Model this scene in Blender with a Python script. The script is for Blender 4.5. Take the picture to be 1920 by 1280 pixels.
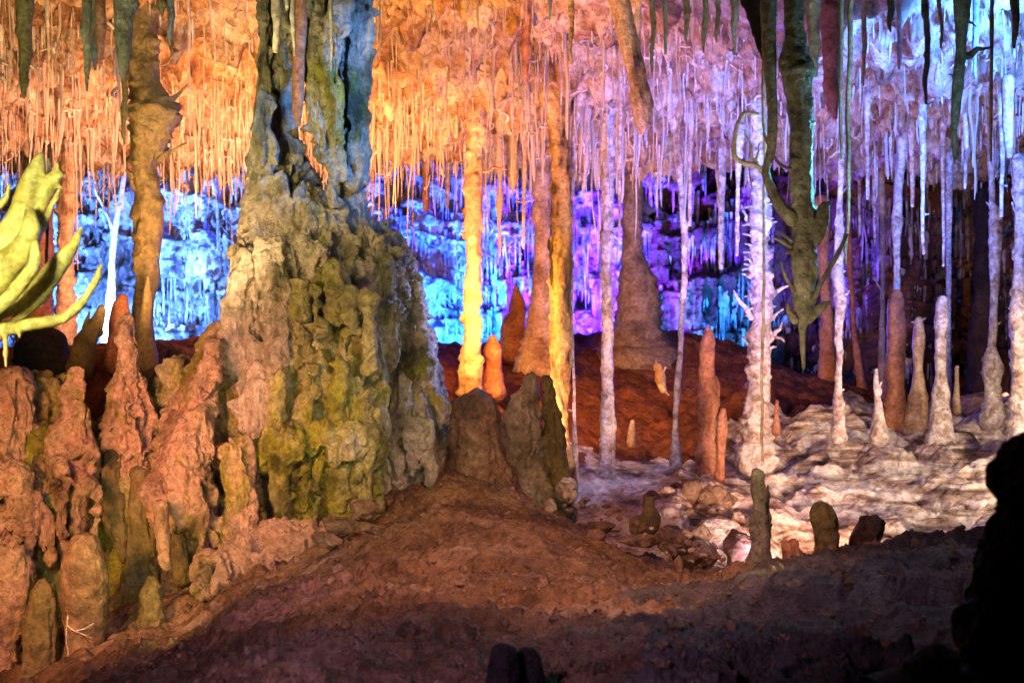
import bpy, math, random
import numpy as np
from mathutils import Vector

for o in list(bpy.data.objects):
    bpy.data.objects.remove(o)
SC = bpy.context.scene
COL = SC.collection
random.seed(7)
RNG = np.random.default_rng(11)

# ------------------------------------------------------------------ camera
F = 2667.0          # focal length in photograph pixels
CZ = 1.5            # eye height above the lowest cave floor
cam_d = bpy.data.cameras.new('camera')
cam = bpy.data.objects.new('camera', cam_d)
COL.objects.link(cam)
cam.location = (0, 0, CZ)
cam.rotation_euler = (math.radians(90), 0, 0)
cam_d.sensor_width = 36.0
cam_d.lens = 36.0 * F / 1920.0
cam_d.clip_start = 0.1
cam_d.clip_end = 200
cam_d.dof.use_dof = True
cam_d.dof.focus_distance = 6.6
cam_d.dof.aperture_fstop = 5.0
SC.camera = cam
SC.render.resolution_x, SC.render.resolution_y = 1024, 682


def W(px, py, Y):
    return np.array([(px - 960.0) / F * Y, Y, CZ + (640.0 - py) / F * Y])


# ------------------------------------------------------------------ world and exposure
wd = bpy.data.worlds.new('World')
SC.world = wd
wd.use_nodes = True
bg = wd.node_tree.nodes['Background']
bg.inputs[0].default_value = (0.35, 0.4, 0.6, 1)
bg.inputs[1].default_value = 0.003
SC.view_settings.view_transform = 'Standard'
SC.view_settings.look = 'None'
SC.view_settings.exposure = 0.0
SC.view_settings.gamma = 1.0
SC.cycles.max_bounces = 5
SC.cycles.diffuse_bounces = 3
SC.cycles.sample_clamp_indirect = 4.0


# ------------------------------------------------------------------ show-cave floodlights plus added fill lamps, unseen by the camera, some in mid-air
def spot(p, t, color, watts, angle=70, blend=0.6, radius=0.12):
    ld = bpy.data.lights.new('flood_or_fill_light', 'SPOT')
    ld.energy = watts
    ld.color = color
    ld.spot_size = math.radians(angle)
    ld.spot_blend = blend
    ld.shadow_soft_size = radius
    o = bpy.data.objects.new('flood_or_fill_light', ld)
    COL.objects.link(o)
    a, b = Vector(W(*p)), Vector(W(*t))
    o.location = a
    o.rotation_euler = (b - a).to_track_quat('-Z', 'Y').to_euler()
    o.visible_camera = False
    return o


AMBER = (1.0, 0.42, 0.07)
ORANGE = (1.0, 0.30, 0.06)
PINKW = (1.0, 0.70, 0.62)
BLUE = (0.02, 0.13, 1.0)
CYAN = (0.03, 0.45, 1.0)
VIOLET = (0.20, 0.04, 1.0)
YGREEN = (0.85, 0.80, 0.06)

# ceiling
spot((560, 610, 8.6), (430, 60, 11.5), (1.0, 0.38, 0.12), 620, 100, 0.8, 0.15)
spot((330, 600, 9.4), (200, 120, 12.0), (1.0, 0.42, 0.24), 480, 110, 0.8, 0.15)
spot((760, 640, 9.0), (860, 60, 11.0), (1.0, 0.40, 0.14), 440, 85, 0.8, 0.15)
spot((1020, 860, 9.4), (1000, 120, 11.8), (1.0, 0.40, 0.20), 380, 60, 0.9, 0.15)
spot((1500, 640, 13.4), (1400, 120, 10.6), (0.14, 0.06, 1.0), 520, 110, 0.9, 0.15)
spot((1340, 700, 8.8), (1330, 80, 11.0), (0.22, 0.18, 1.0), 330, 80, 0.9, 0.12)
spot((1300, 1000, 3.7), (1250, 20, 6.8), (1.0, 0.72, 0.45), 50, 50, 0.9, 0.1)  # added low front fill to brighten the top hanging stalactites
spot((640, 900, 3.6), (200, 960, 6.0), (0.42, 0.18, 1.0), 35, 60, 0.9, 0.1)  # added purple fill that lifts the shadows of the left bank
spot((330, 1180, 4.9), (160, 820, 6.1), (0.80, 0.80, 0.12), 22, 90, 0.9, 0.1)
spot((1500, 1150, 6.8), (1500, 60, 10.5), (0.55, 0.28, 1.0), 380, 65, 0.9, 0.15)
spot((2080, 160, 6.6), (1700, 40, 9.6), (0.05, 0.20, 1.0), 1800, 78, 0.8, 0.1)
spot((1900, 640, 7.2), (1640, 100, 9.5), (0.10, 0.24, 1.0), 300, 100, 0.8, 0.1)
spot((1720, 300, 5.3), (1490, 380, 4.95), (0.22, 0.80, 1.0), 34, 90, 0.8, 0.05)
spot((-300, 800, 4.0), (200, -40, 6.2), (0.95, 0.85, 0.42), 300, 80, 0.8, 0.12)  # added fill for the near ceiling on the left
spot((1400, 1050, 4.2), (1500, 60, 6.5), (0.80, 0.62, 0.25), 45, 90, 0.9, 0.12)  # added fill for the near ceiling on the right
spot((860, 700, 6.9), (840, -60, 8.9), (1.0, 0.38, 0.09), 620, 90, 0.9, 0.12)
spot((1250, 700, 6.9), (1300, -60, 8.9), (0.45, 0.22, 1.0), 260, 80, 0.9, 0.12)
spot((2080, 520, 4.7), (1570, 200, 5.4), (0.35, 0.80, 1.0), 75, 70, 0.8, 0.05)
spot((880, 640, 3.2), (960, 830, 6.8), (1.0, 0.62, 0.32), 60, 22, 0.95, 0.1)  # added warm lamp in mid-air to brighten the stumps
# blue cave behind
spot((200, 670, 15.2), (180, 430, 17.5), (0.09, 0.26, 1.0), 6500, 105, 0.8, 0.15)
spot((60, 690, 12.4), (330, 300, 15.5), (0.16, 0.34, 1.0), 2600, 120, 0.8, 0.15)
spot((820, 680, 15.4), (800, 420, 17.5), (0.01, 0.07, 1.0), 7500, 130, 0.8, 0.15)
spot((880, 700, 15.8), (890, 560, 17.8), (0.02, 0.32, 1.0), 1000, 80, 0.9, 0.15)
spot((1130, 670, 15.4), (1120, 400, 17.5), (0.12, 0.015, 1.0), 6200, 100, 0.8, 0.15)
spot((1320, 700, 15.6), (1290, 560, 17.5), (0.02, 0.20, 1.0), 1700, 90, 0.8, 0.15)
spot((1460, 720, 15.0), (1560, 400, 17.0), (0.10, 0.04, 1.0), 1300, 60, 0.8, 0.15)
spot((1900, 760, 12.6), (1700, 380, 16.0), (1.0, 0.42, 0.30), 420, 110, 0.9, 0.15)
# columns in the middle distance
spot((660, 560, 8.3), (1000, 600, 10.0), (1.0, 0.50, 0.10), 520, 50, 0.7, 0.1)
spot((1500, 1120, 6.8), (1240, 560, 10.6), (1.0, 0.58, 0.50), 190, 62, 0.8, 0.12)
spot((1730, 1160, 6.7), (1660, 740, 10.8), (1.0, 0.70, 0.52), 400, 90, 0.8, 0.12)
spot((2300, 560, 8.0), (1750, 820, 9.8), (1.0, 0.70, 0.50), 330, 70, 0.8, 0.12)
spot((1560, 100, 8.0), (1520, 850, 9.3), (0.30, 0.32, 1.0), 40, 30, 0.9, 0.1)
spot((1180, 250, 8.2), (1130, 800, 10.0), (0.40, 0.42, 1.0), 130, 40, 0.9, 0.1)
spot((880, 560, 9.5), (1060, 680, 12.5), ORANGE, 380, 80, 0.9, 0.15)
spot((1700, 1020, 7.4), (1250, 760, 11.0), (1.0, 0.36, 0.16), 160, 60, 0.9, 0.15)
# big column and left bank
spot((-520, 760, 3.6), (200, 900, 6.0), (1.0, 0.38, 0.14), 420, 62, 0.95, 0.22)
spot((-250, 700, 3.6), (470, 660, 6.2), (1.0, 0.37, 0.25), 360, 44, 0.9, 0.08)
spot((760, 1040, 2.3), (620, 740, 6.0), (0.80, 0.84, 0.12), 210, 22, 0.9, 0.08)
spot((240, 240, 4.6), (560, 260, 6.3), (0.90, 0.72, 0.26), 90, 60, 0.9, 0.1)  # added warm front fill for the upper shafts
spot((-350, 300, 2.8), (60, 520, 4.0), (1.0, 0.92, 0.36), 120, 60, 0.8, 0.08)
spot((1010, 60, 5.7), (680, 190, 6.4), (0.12, 0.34, 1.0), 190, 60, 0.9, 0.08)
spot((1250, 500, 6.9), (760, 640, 6.5), (0.34, 0.42, 1.0), 230, 40, 0.9, 0.1)
spot((300, 640, 6.9), (200, -60, 8.6), (1.0, 0.42, 0.14), 330, 90, 0.9, 0.1)
spot((460, 560, 5.2), (275, 330, 7.9), (1.0, 0.66, 0.32), 230, 40, 0.9, 0.1)
spot((930, 760, 4.4), (690, 700, 6.1), (0.40, 0.50, 1.0), 34, 40, 0.9, 0.08)
# clay mound in front
spot((1150, -250, 3.0), (980, 1000, 5.0), (1.0, 0.44, 0.24), 400, 62, 1.0, 0.3)
spot((-200, 300, 1.6), (900, 1150, 3.9), (0.78, 0.44, 0.74), 90, 70, 0.95, 0.12)  # added purple fill from the camera side for the foreground floor
spot((2100, 100, 3.6), (1500, 1180, 4.0), (0.62, 0.56, 0.72), 25, 70, 0.95, 0.15)


# ------------------------------------------------------------------ noise
def _hash(ix, iy, iz, s):
    h = (ix.astype(np.int64) * 374761393 + iy.astype(np.int64) * 668265263 + iz.astype(np.int64) * 2147483647 + s * 974711) & 0xFFFFFFFF
    h = ((h ^ (h >> 13)) * 1274126177) & 0xFFFFFFFF
    h = ((h ^ (h >> 16)) * 2246822519) & 0xFFFFFFFF
    return ((h ^ (h >> 15)) & 0xFFFF) / 65535.0


def vnoise(P, seed=0):
    P = np.asarray(P, dtype=np.float64)
    i = np.floor(P).astype(np.int64)
    f = P - i
    u = f * f * f * (f * (f * 6 - 15) + 10)
    r = 0
    for dx in (0, 1):
        wx = u[:, 0] if dx else 1 - u[:, 0]
        for dy in (0, 1):
            wy = u[:, 1] if dy else 1 - u[:, 1]
            for dz in (0, 1):
                wz = u[:, 2] if dz else 1 - u[:, 2]
                r = r + wx * wy * wz * _hash(i[:, 0] + dx, i[:, 1] + dy, i[:, 2] + dz, seed)
    return r * 2 - 1


def fbm(P, freq=(1, 1, 1), oct=4, seed=0, gain=0.5, ridged=False):
    P = np.asarray(P) * np.asarray(freq)
    # a fixed skew hides the lattice
    Q = np.stack([P[:, 0] + .37 * P[:, 1], P[:, 1] - .31 * P[:, 0], P[:, 2] + .0 * P[:, 0]], 1)
    a, r, n = 1.0, 0, 0
    for k in range(oct):
        v = vnoise(Q + 17.3 * k, seed + k)
        if ridged:
            v = 1 - 2 * np.abs(v)
        r = r + a * v
        n += a
        a *= gain
        Q = Q * 2.03
    return r / n


def smooth(x, a, b):
    t = np.clip((x - a) / (b - a), 0, 1)
    return t * t * (3 - 2 * t)


# ------------------------------------------------------------------ mesh helpers
def mk_mesh(name, V, Q):
    me = bpy.data.meshes.new(name)
    V = np.asarray(V, dtype=np.float32)
    Q = np.asarray(Q, dtype=np.int32)
    me.vertices.add(len(V))
    me.vertices.foreach_set('co', V.ravel())
    me.loops.add(Q.size)
    me.loops.foreach_set('vertex_index', Q.ravel())
    me.polygons.add(len(Q))
    k = Q.shape[1]
    me.polygons.foreach_set('loop_start', np.arange(0, Q.size, k, dtype=np.int32))
    me.polygons.foreach_set('loop_total', np.full(len(Q), k, dtype=np.int32))
    me.update(calc_edges=True)
    me.validate()
    me.polygons.foreach_set('use_smooth', np.ones(len(me.polygons), dtype=bool))
    return me


def put(name, me, mat, loc=(0, 0, 0), parent=None, label=None, cat=None, group=None, kind=None):
    o = bpy.data.objects.new(name, me)
    COL.objects.link(o)
    if me is not None and mat is not None and not me.materials:
        me.materials.append(mat)
    o.location = loc
    if parent is not None:
        o.parent = parent
    if label: o['label'] = label
    if cat: o['category'] = cat
    if group: o['group'] = group
    if kind: o['kind'] = kind
    return o


def thing_mesh(name, V, Q, mat, label=None, cat=None, group=None, top=False):
    """one mesh thing; its origin sits at its base (or where it hangs from)"""
    V = np.asarray(V)
    z = V[:, 2].max() if top else V[:, 2].min()
    sel = V[np.abs(V[:, 2] - z) < 0.06]
    c = sel.mean(0)
    c[2] = z
    return put(name, mk_mesh(name, V - c, Q), mat, tuple(c), label=label, cat=cat, group=group)


def part_mesh(name, V, Q, mat, parent, label=None):
    base = np.array(parent.location)
    return put(name, mk_mesh(name, np.asarray(V) - base, Q), mat, (0, 0, 0), parent, label)


def merge(parts):
    Vs, Qs, n = [], [], 0
    for V, Q in parts:
        Vs.append(V)
        Qs.append(np.asarray(Q) + n)
        n += len(V)
    return np.concatenate(Vs), np.concatenate(Qs)


def catmull(P, step):
    P = np.asarray(P, dtype=float)
    if len(P) < 3:
        n = max(2, int(np.linalg.norm(P[-1, :3] - P[0, :3]) / step))
        t = np.linspace(0, 1, n + 1)[:, None]
        return P[0] * (1 - t) + P[-1] * t
    E = np.vstack([2 * P[0] - P[1], P, 2 * P[-1] - P[-2]])
    out = []
    for k in range(len(P) - 1):
        a, b, c, d = E[k:k + 4]
        n = max(2, int(np.linalg.norm(c[:3] - b[:3]) / step))
        t = (np.arange(n) / n)[:, None]
        q = 0.5 * ((2 * b) + (c - a) * t + (2 * a - 5 * b + 4 * c - d) * t ** 2 + (3 * b - a - 3 * c + d) * t ** 3)
        # radius stays monotone between its two ends
        lo, hi = min(b[3], c[3]), max(b[3], c[3])
        q[:, 3] = np.clip(q[:, 3], lo * .98, hi * 1.02)
        out.append(q)
    out.append(P[-1][None])
    return np.vstack(out)


def sweep(PR, seg=20, depthf=1.0, cap0=True, cap1=True):
    """PR: (n,4) centre + radius -> closed tube with rounded ends"""
    C, R = PR[:, :3].copy(), np.maximum(PR[:, 3].copy(), 1e-4)
    T = np.gradient(C, axis=0)
    T /= np.linalg.norm(T, axis=1)[:, None] + 1e-9
    if cap0:
        k = 4
        a = np.linspace(1, 0.25, k, endpoint=False)
        C = np.vstack([C[0] - T[0] * (R[0] * a)[:, None], C])
        R = np.concatenate([R[0] * np.sqrt(np.maximum(1 - a ** 2, 1e-8)), R])
        T = np.vstack([np.repeat(T[:1], k, 0), T])
    if cap1:
        k = 4
        a = np.linspace(0.25, 1, k)
        C = np.vstack([C, C[-1] + T[-1] * (R[-1] * a)[:, None]])
        R = np.concatenate([R, R[-1] * np.sqrt(np.maximum(1 - a ** 2, 1e-8))])
        T = np.vstack([T, np.repeat(T[-1:], k, 0)])
    Yv = np.array([0, 1.0, 0])
    S = np.cross(T, Yv)
    nn = np.linalg.norm(S, axis=1)
    S[nn < 0.15] = (1, 0, 0)
    S /= np.linalg.norm(S, axis=1)[:, None]
    U = np.cross(S, T)
    th = np.arange(seg) / seg * 2 * math.pi
    n = len(C)
    D = np.cos(th)[None, :, None] * S[:, None, :] + np.sin(th)[None, :, None] * U[:, None, :] * depthf
    V = C[:, None, :] + R[:, None, None] * D
    i = np.arange(n - 1)[:, None] * seg
    j = np.arange(seg)[None, :]
    j2 = (j + 1) % seg
    Q = np.stack([i + j, i + j2, i + seg + j2, i + seg + j], -1).reshape(-1, 4)
    return V.reshape(-1, 3), Q, D.reshape(-1, 3), np.repeat(R, seg)


def pts_world(pts, Y, step=None):
    rows = []
    for p in pts:
        y = Y + (p[3] if len(p) > 3 else 0)
        w = W(p[0], p[1], y)
        rows.append([*w, p[2] * 0.5 / F * y])
    return np.array(rows)


def spire(pts, Y, seg=22, amp=0.12, freq=14, knob=0.0, depthf=1.0, seed=0, step=None, flute=0.0, ring=0.0, wob=0.0):
    PR = pts_world(pts, Y)
    step = step or max(0.007, Y * 0.0014)
    PR = catmull(PR, step)
    wob = wob or .008
    if wob:
        z = PR[:, 2:3]
        d = fbm(np.hstack([z * 0, z * 0 + seed, z]), (1, 1, 5), 3, seed)[:, None]
        e = fbm(np.hstack([z * 0, z * 0 + seed + 9, z]), (1, 1, 5), 3, seed + 3)[:, None]
        PR[:, 0:1] += wob * d
        PR[:, 1:2] += wob * e
    V, Q, D, R = sweep(PR, seg, depthf)
    n1 = fbm(V, (freq, freq, freq * .5), 4, seed)
    m = 1 + 0 * R
    disp = amp * n1
    if flute:
        disp = disp + flute * fbm(V, (freq * 1.6, freq * 1.6, freq * .18), 3, seed + 5, ridged=True)
    if ring:
        zz = V[:, 2] + 0.012 * fbm(V, (8, 8, 8), 2, seed + 6)
        rr = vnoise(np.stack([zz * 0, zz * 0 + seed, zz * 26], 1), seed + 8)
        disp = disp + ring * rr
    if knob:
        k = fbm(V, (freq * 1.5, freq * 1.5, freq * 1.2), 2, seed + 7)
        disp = disp + knob * smooth(k, 0.15, 0.6)
    V = V + D * (R * disp)[:, None]
    return V, Q


def twig(p, q, r0, r1, bend=0.3, seg=8, seed=0, n=4):
    """short tapering spur between two world points"""
    rs = random.Random(seed)
    p, q = np.array(p, float), np.array(q, float)
    L = np.linalg.norm(q - p)
    rows = []
    for k in range(n + 1):
        t = k / n
        c = p * (1 - t) + q * t + (np.array([rs.uniform(-1, 1), rs.uniform(-1, 1), rs.uniform(-1, 1)]) * bend * L * .35 if 0 < k < n else 0)
        rows.append([*c, r0 * (1 - t) + r1 * t])
    V, Q, D, R = sweep(catmull(rows, max(L / 12, .004)), seg)
    return V + D * (R * .18 * fbm(V, (40, 40, 40), 2, seed))[:, None], Q


def blob(px, py, Y, rx, ry, rz=None, seg=18, rings=12):
    """ellipsoid given in photograph pixels at depth Y"""
    c = W(px, py, Y)
    s = Y / F
    rz = rz if rz is not None else rx
    ph = np.linspace(1e-4, math.pi - 1e-4, rings)
    th = np.arange(seg) / seg * 2 * math.pi
    V = np.stack([np.sin(ph)[:, None] * np.cos(th)[None] * rx * s, np.sin(ph)[:, None] * np.sin(th)[None] * rz * s,
                  np.cos(ph)[:, None] * np.ones(seg)[None] * ry * s], -1).reshape(-1, 3) + c
    i = np.arange(rings - 1)[:, None] * seg
    j = np.arange(seg)[None]
    j2 = (j + 1) % seg
    Q = np.stack([i + j, i + seg + j, i + seg + j2, i + j2], -1).reshape(-1, 4)
    return V, Q


def tube(pts, Y, seg=16, depthf=1.0):
    PR = catmull(pts_world(pts, Y), 0.02)
    V, Q, D, R = sweep(PR, seg, depthf)
    return V, Q


def fuse(parts, voxel, dfun, keep_smooth=2, sub=0):
    """weld overlapping closed shapes into one skin, then displace it along its normals"""
    V, Q = merge(parts)
    me = mk_mesh('tmp', V, Q)
    o = bpy.data.objects.new('tmp', me)
    COL.objects.link(o)
    md = o.modifiers.new('r', 'REMESH')
    md.mode = 'VOXEL'
    md.voxel_size = voxel
    md.adaptivity = 0
    if keep_smooth:
        ms = o.modifiers.new('s', 'SMOOTH')
        ms.factor = 0.5
        ms.iterations = keep_smooth
    if sub:
        mu = o.modifiers.new('u', 'SUBSURF')
        mu.levels = mu.render_levels = sub
    dg = bpy.context.evaluated_depsgraph_get()
    dg.update()
    ev = o.evaluated_get(dg).to_mesh()
    n = len(ev.vertices)
    co = np.empty(n * 3, dtype=np.float32)
    no = np.empty(n * 3, dtype=np.float32)
    ev.vertices.foreach_get('co', co)
    ev.vertex_normals.foreach_get('vector', no)
    m = len(ev.polygons)
    li = np.empty(len(ev.loops), dtype=np.int32)
    ev.loops.foreach_get('vertex_index', li)
    o.evaluated_get(dg).to_mesh_clear()
    bpy.data.objects.remove(o)
    bpy.data.meshes.remove(me)
    co, no = co.reshape(-1, 3).astype(float), no.reshape(-1, 3).astype(float)
    co = co + no * dfun(co)[:, None]
    return co, li.reshape(-1, 4)


# ------------------------------------------------------------------ materials
def rock(name, cols, scale=3.0, fine=35.0, bump=0.6, rough=0.65, spec=0.3, pos=(0.3, 0.5, 0.7), stretch=1.0, speck=None, sss=0.0, band=None, dist=0.012, moss=None):
    m = bpy.data.materials.new(name)
    m.use_nodes = True
    nt = m.node_tree
    N, L = nt.nodes, nt.links
    b = N['Principled BSDF']
    tc = N.new('ShaderNodeTexCoord')
    oi = N.new('ShaderNodeObjectInfo')
    add = N.new('ShaderNodeVectorMath')
    add.operation = 'MULTIPLY_ADD'
    add.inputs[1].default_value = (1, 1, 1)
    L.new(tc.outputs['Object'], add.inputs[0])
    sc = N.new('ShaderNodeMath'); sc.operation = 'MULTIPLY'; sc.inputs[1].default_value = 37.0
    L.new(oi.outputs['Random'], sc.inputs[0])
    L.new(sc.outputs[0], add.inputs[2])
    mp = N.new('ShaderNodeMapping')
    mp.inputs['Scale'].default_value = (1, 1, stretch)
    L.new(add.outputs[0], mp.inputs[0])
    n1 = N.new('ShaderNodeTexNoise')
    n1.inputs['Scale'].default_value = scale
    n1.inputs['Detail'].default_value = 6
    n1.inputs['Roughness'].default_value = 0.62
    n1.inputs['Distortion'].default_value = 0.6
    L.new(mp.outputs[0], n1.inputs['Vector'])
    r = N.new('ShaderNodeValToRGB')
    e = r.color_ramp.elements
    while len(e) < len(cols):
        e.new(0.5)
    for k, c in enumerate(cols):
        e[k].position = pos[k] if len(pos) == len(cols) else 0.3 + 0.4 * k / (len(cols) - 1)
        e[k].color = (*c, 1)
    L.new(n1.outputs['Fac'], r.inputs[0])
    n2 = N.new('ShaderNodeTexNoise')
    n2.inputs['Scale'].default_value = fine
    n2.inputs['Detail'].default_value = 5
    n2.inputs['Roughness'].default_value = 0.72
    L.new(add.outputs[0], n2.inputs['Vector'])
    # mottling
    mr = N.new('ShaderNodeMapRange')
    mr.inputs[1].default_value = 0.3; mr.inputs[2].default_value = 0.7
    mr.inputs[3].default_value = 0.38; mr.inputs[4].default_value = 1.40
    L.new(n2.outputs['Fac'], mr.inputs[0])
    mx = N.new('ShaderNodeMix'); mx.data_type = 'RGBA'; mx.blend_type = 'MULTIPLY'
    mx.inputs[0].default_value = 1.0
    L.new(r.outputs[0], mx.inputs[6])
    L.new(mr.outputs[0], mx.inputs[7])
    out = mx.outputs[2]
    if moss:
        nm = N.new('ShaderNodeTexNoise')
        nm.inputs['Scale'].default_value = moss[0]
        nm.inputs['Detail'].default_value = 7
        nm.inputs['Roughness'].default_value = 0.7
        nm.inputs['Distortion'].default_value = 0.4
        mo = N.new('ShaderNodeMapping')
        mo.inputs['Location'].default_value = (3.1, 7.7, 1.3)
        mo.inputs['Scale'].default_value = (1, 1, .55)
        L.new(add.outputs[0], mo.inputs[0]); L.new(mo.outputs[0], nm.inputs['Vector'])
        rm = N.new('ShaderNodeMapRange')
        rm.inputs[1].default_value = moss[1]; rm.inputs[2].default_value = moss[1] + .07
        L.new(nm.outputs['Fac'], rm.inputs[0])
        m3 = N.new('ShaderNodeMix'); m3.data_type = 'RGBA'; m3.blend_type = 'MULTIPLY'
        m3.inputs[7].default_value = (*moss[2], 1)
        L.new(rm.outputs[0], m3.inputs[0]); L.new(out, m3.inputs[6])
        out = m3.outputs[2]
    if band:
        wv = N.new('ShaderNodeTexWave')
        wv.bands_direction = 'Z'
        wv.inputs['Scale'].default_value = band[0]
        wv.inputs['Distortion'].default_value = band[1]
        wv.inputs['Detail'].default_value = 4
        wv.inputs['Detail Scale'].default_value = band[3] if len(band) > 3 else 1.5
        L.new(tc.outputs['Object'], wv.inputs['Vector'])
        rr = N.new('ShaderNodeValToRGB')
        rr.color_ramp.elements[0].color = (*band[2], 1)
        rr.color_ramp.elements[1].color = (1, 1, 1, 1)
        rr.color_ramp.elements[0].position = 0.25
        rr.color_ramp.elements[1].position = 0.55
        L.new(wv.outputs['Fac'], rr.inputs[0])
        m2 = N.new('ShaderNodeMix'); m2.data_type = 'RGBA'; m2.blend_type = 'MULTIPLY'
        m2.inputs[0].default_value = 1.0
        L.new(out, m2.inputs[6]); L.new(rr.outputs[0], m2.inputs[7])
        out = m2.outputs[2]
    L.new(out, b.inputs['Base Color'])
    b.inputs['Roughness'].default_value = rough
    b.inputs['Specular IOR Level'].default_value = spec
    if sss:
        b.inputs['Subsurface Weight'].default_value = sss
        b.inputs['Subsurface Radius'].default_value = (0.03, 0.02, 0.01)
        b.inputs['Subsurface Scale'].default_value = 1.0
    n3 = N.new('ShaderNodeTexNoise')
    n3.inputs['Scale'].default_value = fine * 3.1
    n3.inputs['Detail'].default_value = 4
    L.new(add.outputs[0], n3.inputs['Vector'])
    am = N.new('ShaderNodeMath'); am.operation = 'MULTIPLY_ADD'; am.inputs[1].default_value = 0.35
    L.new(n3.outputs['Fac'], am.inputs[0]); L.new(n2.outputs['Fac'], am.inputs[2])
    n4 = N.new('ShaderNodeTexNoise')
    n4.noise_type = 'RIDGED_MULTIFRACTAL'
    n4.inputs['Scale'].default_value = fine * .35
    n4.inputs['Detail'].default_value = 5
    L.new(add.outputs[0], n4.inputs['Vector'])
    am2 = N.new('ShaderNodeMath'); am2.operation = 'MULTIPLY_ADD'; am2.inputs[1].default_value = 0.8
    L.new(n4.outputs['Fac'], am2.inputs[0]); L.new(am.outputs[0], am2.inputs[2])
    am = am2
    bp = N.new('ShaderNodeBump')
    bp.inputs['Strength'].default_value = bump
    bp.inputs['Distance'].default_value = dist * 1.7
    L.new(am.outputs[0], bp.inputs['Height'])
    L.new(bp.outputs[0], b.inputs['Normal'])
    return m


M = {}
M['column'] = rock('algae_stained_flowstone', [(0.05, 0.045, 0.03), (0.22, 0.19, 0.12), (0.40, 0.34, 0.27), (0.50, 0.42, 0.36)], 3.4, 34, 1.0, 0.40, 0.5, (0.34, 0.44, 0.54, 0.68), 0.6, dist=0.02, moss=(2.2, .58, (0.75, 0.80, 0.16)))
M['moss'] = rock('moss_green_flowstone', [(0.05, 0.05, 0.015), (0.20, 0.19, 0.06), (0.36, 0.34, 0.13), (0.46, 0.41, 0.28)], 4.4, 34, 1.0, 0.40, 0.5, (0.34, 0.43, 0.54, 0.68), 0.5, dist=0.02, moss=(3.0, .50, (0.75, 0.80, 0.20)))
M['bank'] = rock('rust_flowstone', [(0.07, 0.045, 0.03), (0.28, 0.19, 0.12), (0.48, 0.33, 0.24), (0.50, 0.30, 0.20)], 4.0, 34, 1.0, 0.40, 0.5, (0.34, 0.43, 0.53, 0.70), 0.8, dist=0.02, moss=(3.0, .53, (0.55, 0.72, 0.22)))
M['clay'] = rock('brown_clay', [(0.05, 0.03, 0.02), (0.17, 0.095, 0.055), (0.27, 0.165, 0.10), (0.34, 0.25, 0.20)], 2.4, 26, 1.0, 0.7, 0.3, (0.32, 0.45, 0.56, 0.72), dist=0.02)
M['rearclay'] = rock('dark_red_clay', [(0.06, 0.018, 0.012), (0.18, 0.06, 0.03), (0.26, 0.10, 0.06)], 1.8, 14, 1.0, 0.8, 0.2, dist=0.03)
M['flow'] = rock('pale_flowstone', [(0.10, 0.07, 0.055), (0.48, 0.36, 0.27), (0.80, 0.75, 0.70)], 2.6, 18, 0.9, 0.45, 0.4, (0.36, 0.47, 0.57), 6.0, dist=0.02)
M['ceil'] = rock('ceiling_calcite', [(0.12, 0.05, 0.025), (0.38, 0.22, 0.12), (0.60, 0.46, 0.34), (0.8, 0.72, 0.62)], 3.2, 16, 1.0, 0.5, 0.4, (0.30, 0.44, 0.56, 0.72), dist=0.03)
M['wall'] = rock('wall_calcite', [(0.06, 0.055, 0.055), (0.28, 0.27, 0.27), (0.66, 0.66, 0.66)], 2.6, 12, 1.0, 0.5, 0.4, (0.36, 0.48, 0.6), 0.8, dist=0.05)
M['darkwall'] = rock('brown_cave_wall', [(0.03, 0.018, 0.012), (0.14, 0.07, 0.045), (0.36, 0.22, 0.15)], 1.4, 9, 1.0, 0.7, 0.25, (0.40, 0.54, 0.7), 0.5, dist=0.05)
M['straw'] = rock('white_calcite', [(0.30, 0.20, 0.13), (0.60, 0.50, 0.41), (0.82, 0.78, 0.72)], 6, 45, 0.5, 0.4, 0.5, sss=0.0)
M['tan'] = rock('tan_calcite', [(0.22, 0.12, 0.06), (0.50, 0.34, 0.20), (0.70, 0.56, 0.42)], 6, 45, 0.7, 0.45, 0.4)
M['ochre'] = rock('ochre_calcite', [(0.035, 0.022, 0.012), (0.44, 0.27, 0.08), (0.70, 0.50, 0.20)], 7, 40, 0.9, 0.45, 0.4, (0.37, 0.46, 0.6), 0.3)
M['rust'] = rock('rust_calcite', [(0.16, 0.06, 0.03), (0.40, 0.17, 0.09), (0.52, 0.28, 0.17)], 5, 40, 0.8, 0.55, 0.3)
M['white'] = rock('clean_calcite', [(0.20, 0.12, 0.08), (0.52, 0.41, 0.34), (0.80, 0.74, 0.70)], 12, 40, 1.0, 0.4, 0.45, (0.30, 0.44, 0.56))
M['olive'] = rock('olive_calcite', [(0.05, 0.045, 0.02), (0.16, 0.13, 0.05), (0.26, 0.21, 0.11)], 4, 45, 0.8, 0.45, 0.45)
M['greygreen'] = rock('grey_green_calcite', [(0.07, 0.065, 0.05), (0.20, 0.20, 0.155), (0.38, 0.39, 0.34)], 9, 50, 0.9, 0.35, 0.5)
M['helic'] = rock('waxy_yellow_calcite', [(0.45, 0.38, 0.10), (0.62, 0.56, 0.22), (0.70, 0.66, 0.36)], 7, 30, 0.45, 0.32, 0.5, sss=0.25)
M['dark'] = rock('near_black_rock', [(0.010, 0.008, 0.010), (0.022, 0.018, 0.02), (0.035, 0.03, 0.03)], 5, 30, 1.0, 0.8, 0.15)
M['ledge'] = rock('grey_rock', [(0.05, 0.045, 0.05), (0.13, 0.11, 0.11), (0.20, 0.18, 0.18)], 2.2, 24, 1.0, 0.8, 0.2, dist=0.02)
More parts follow.
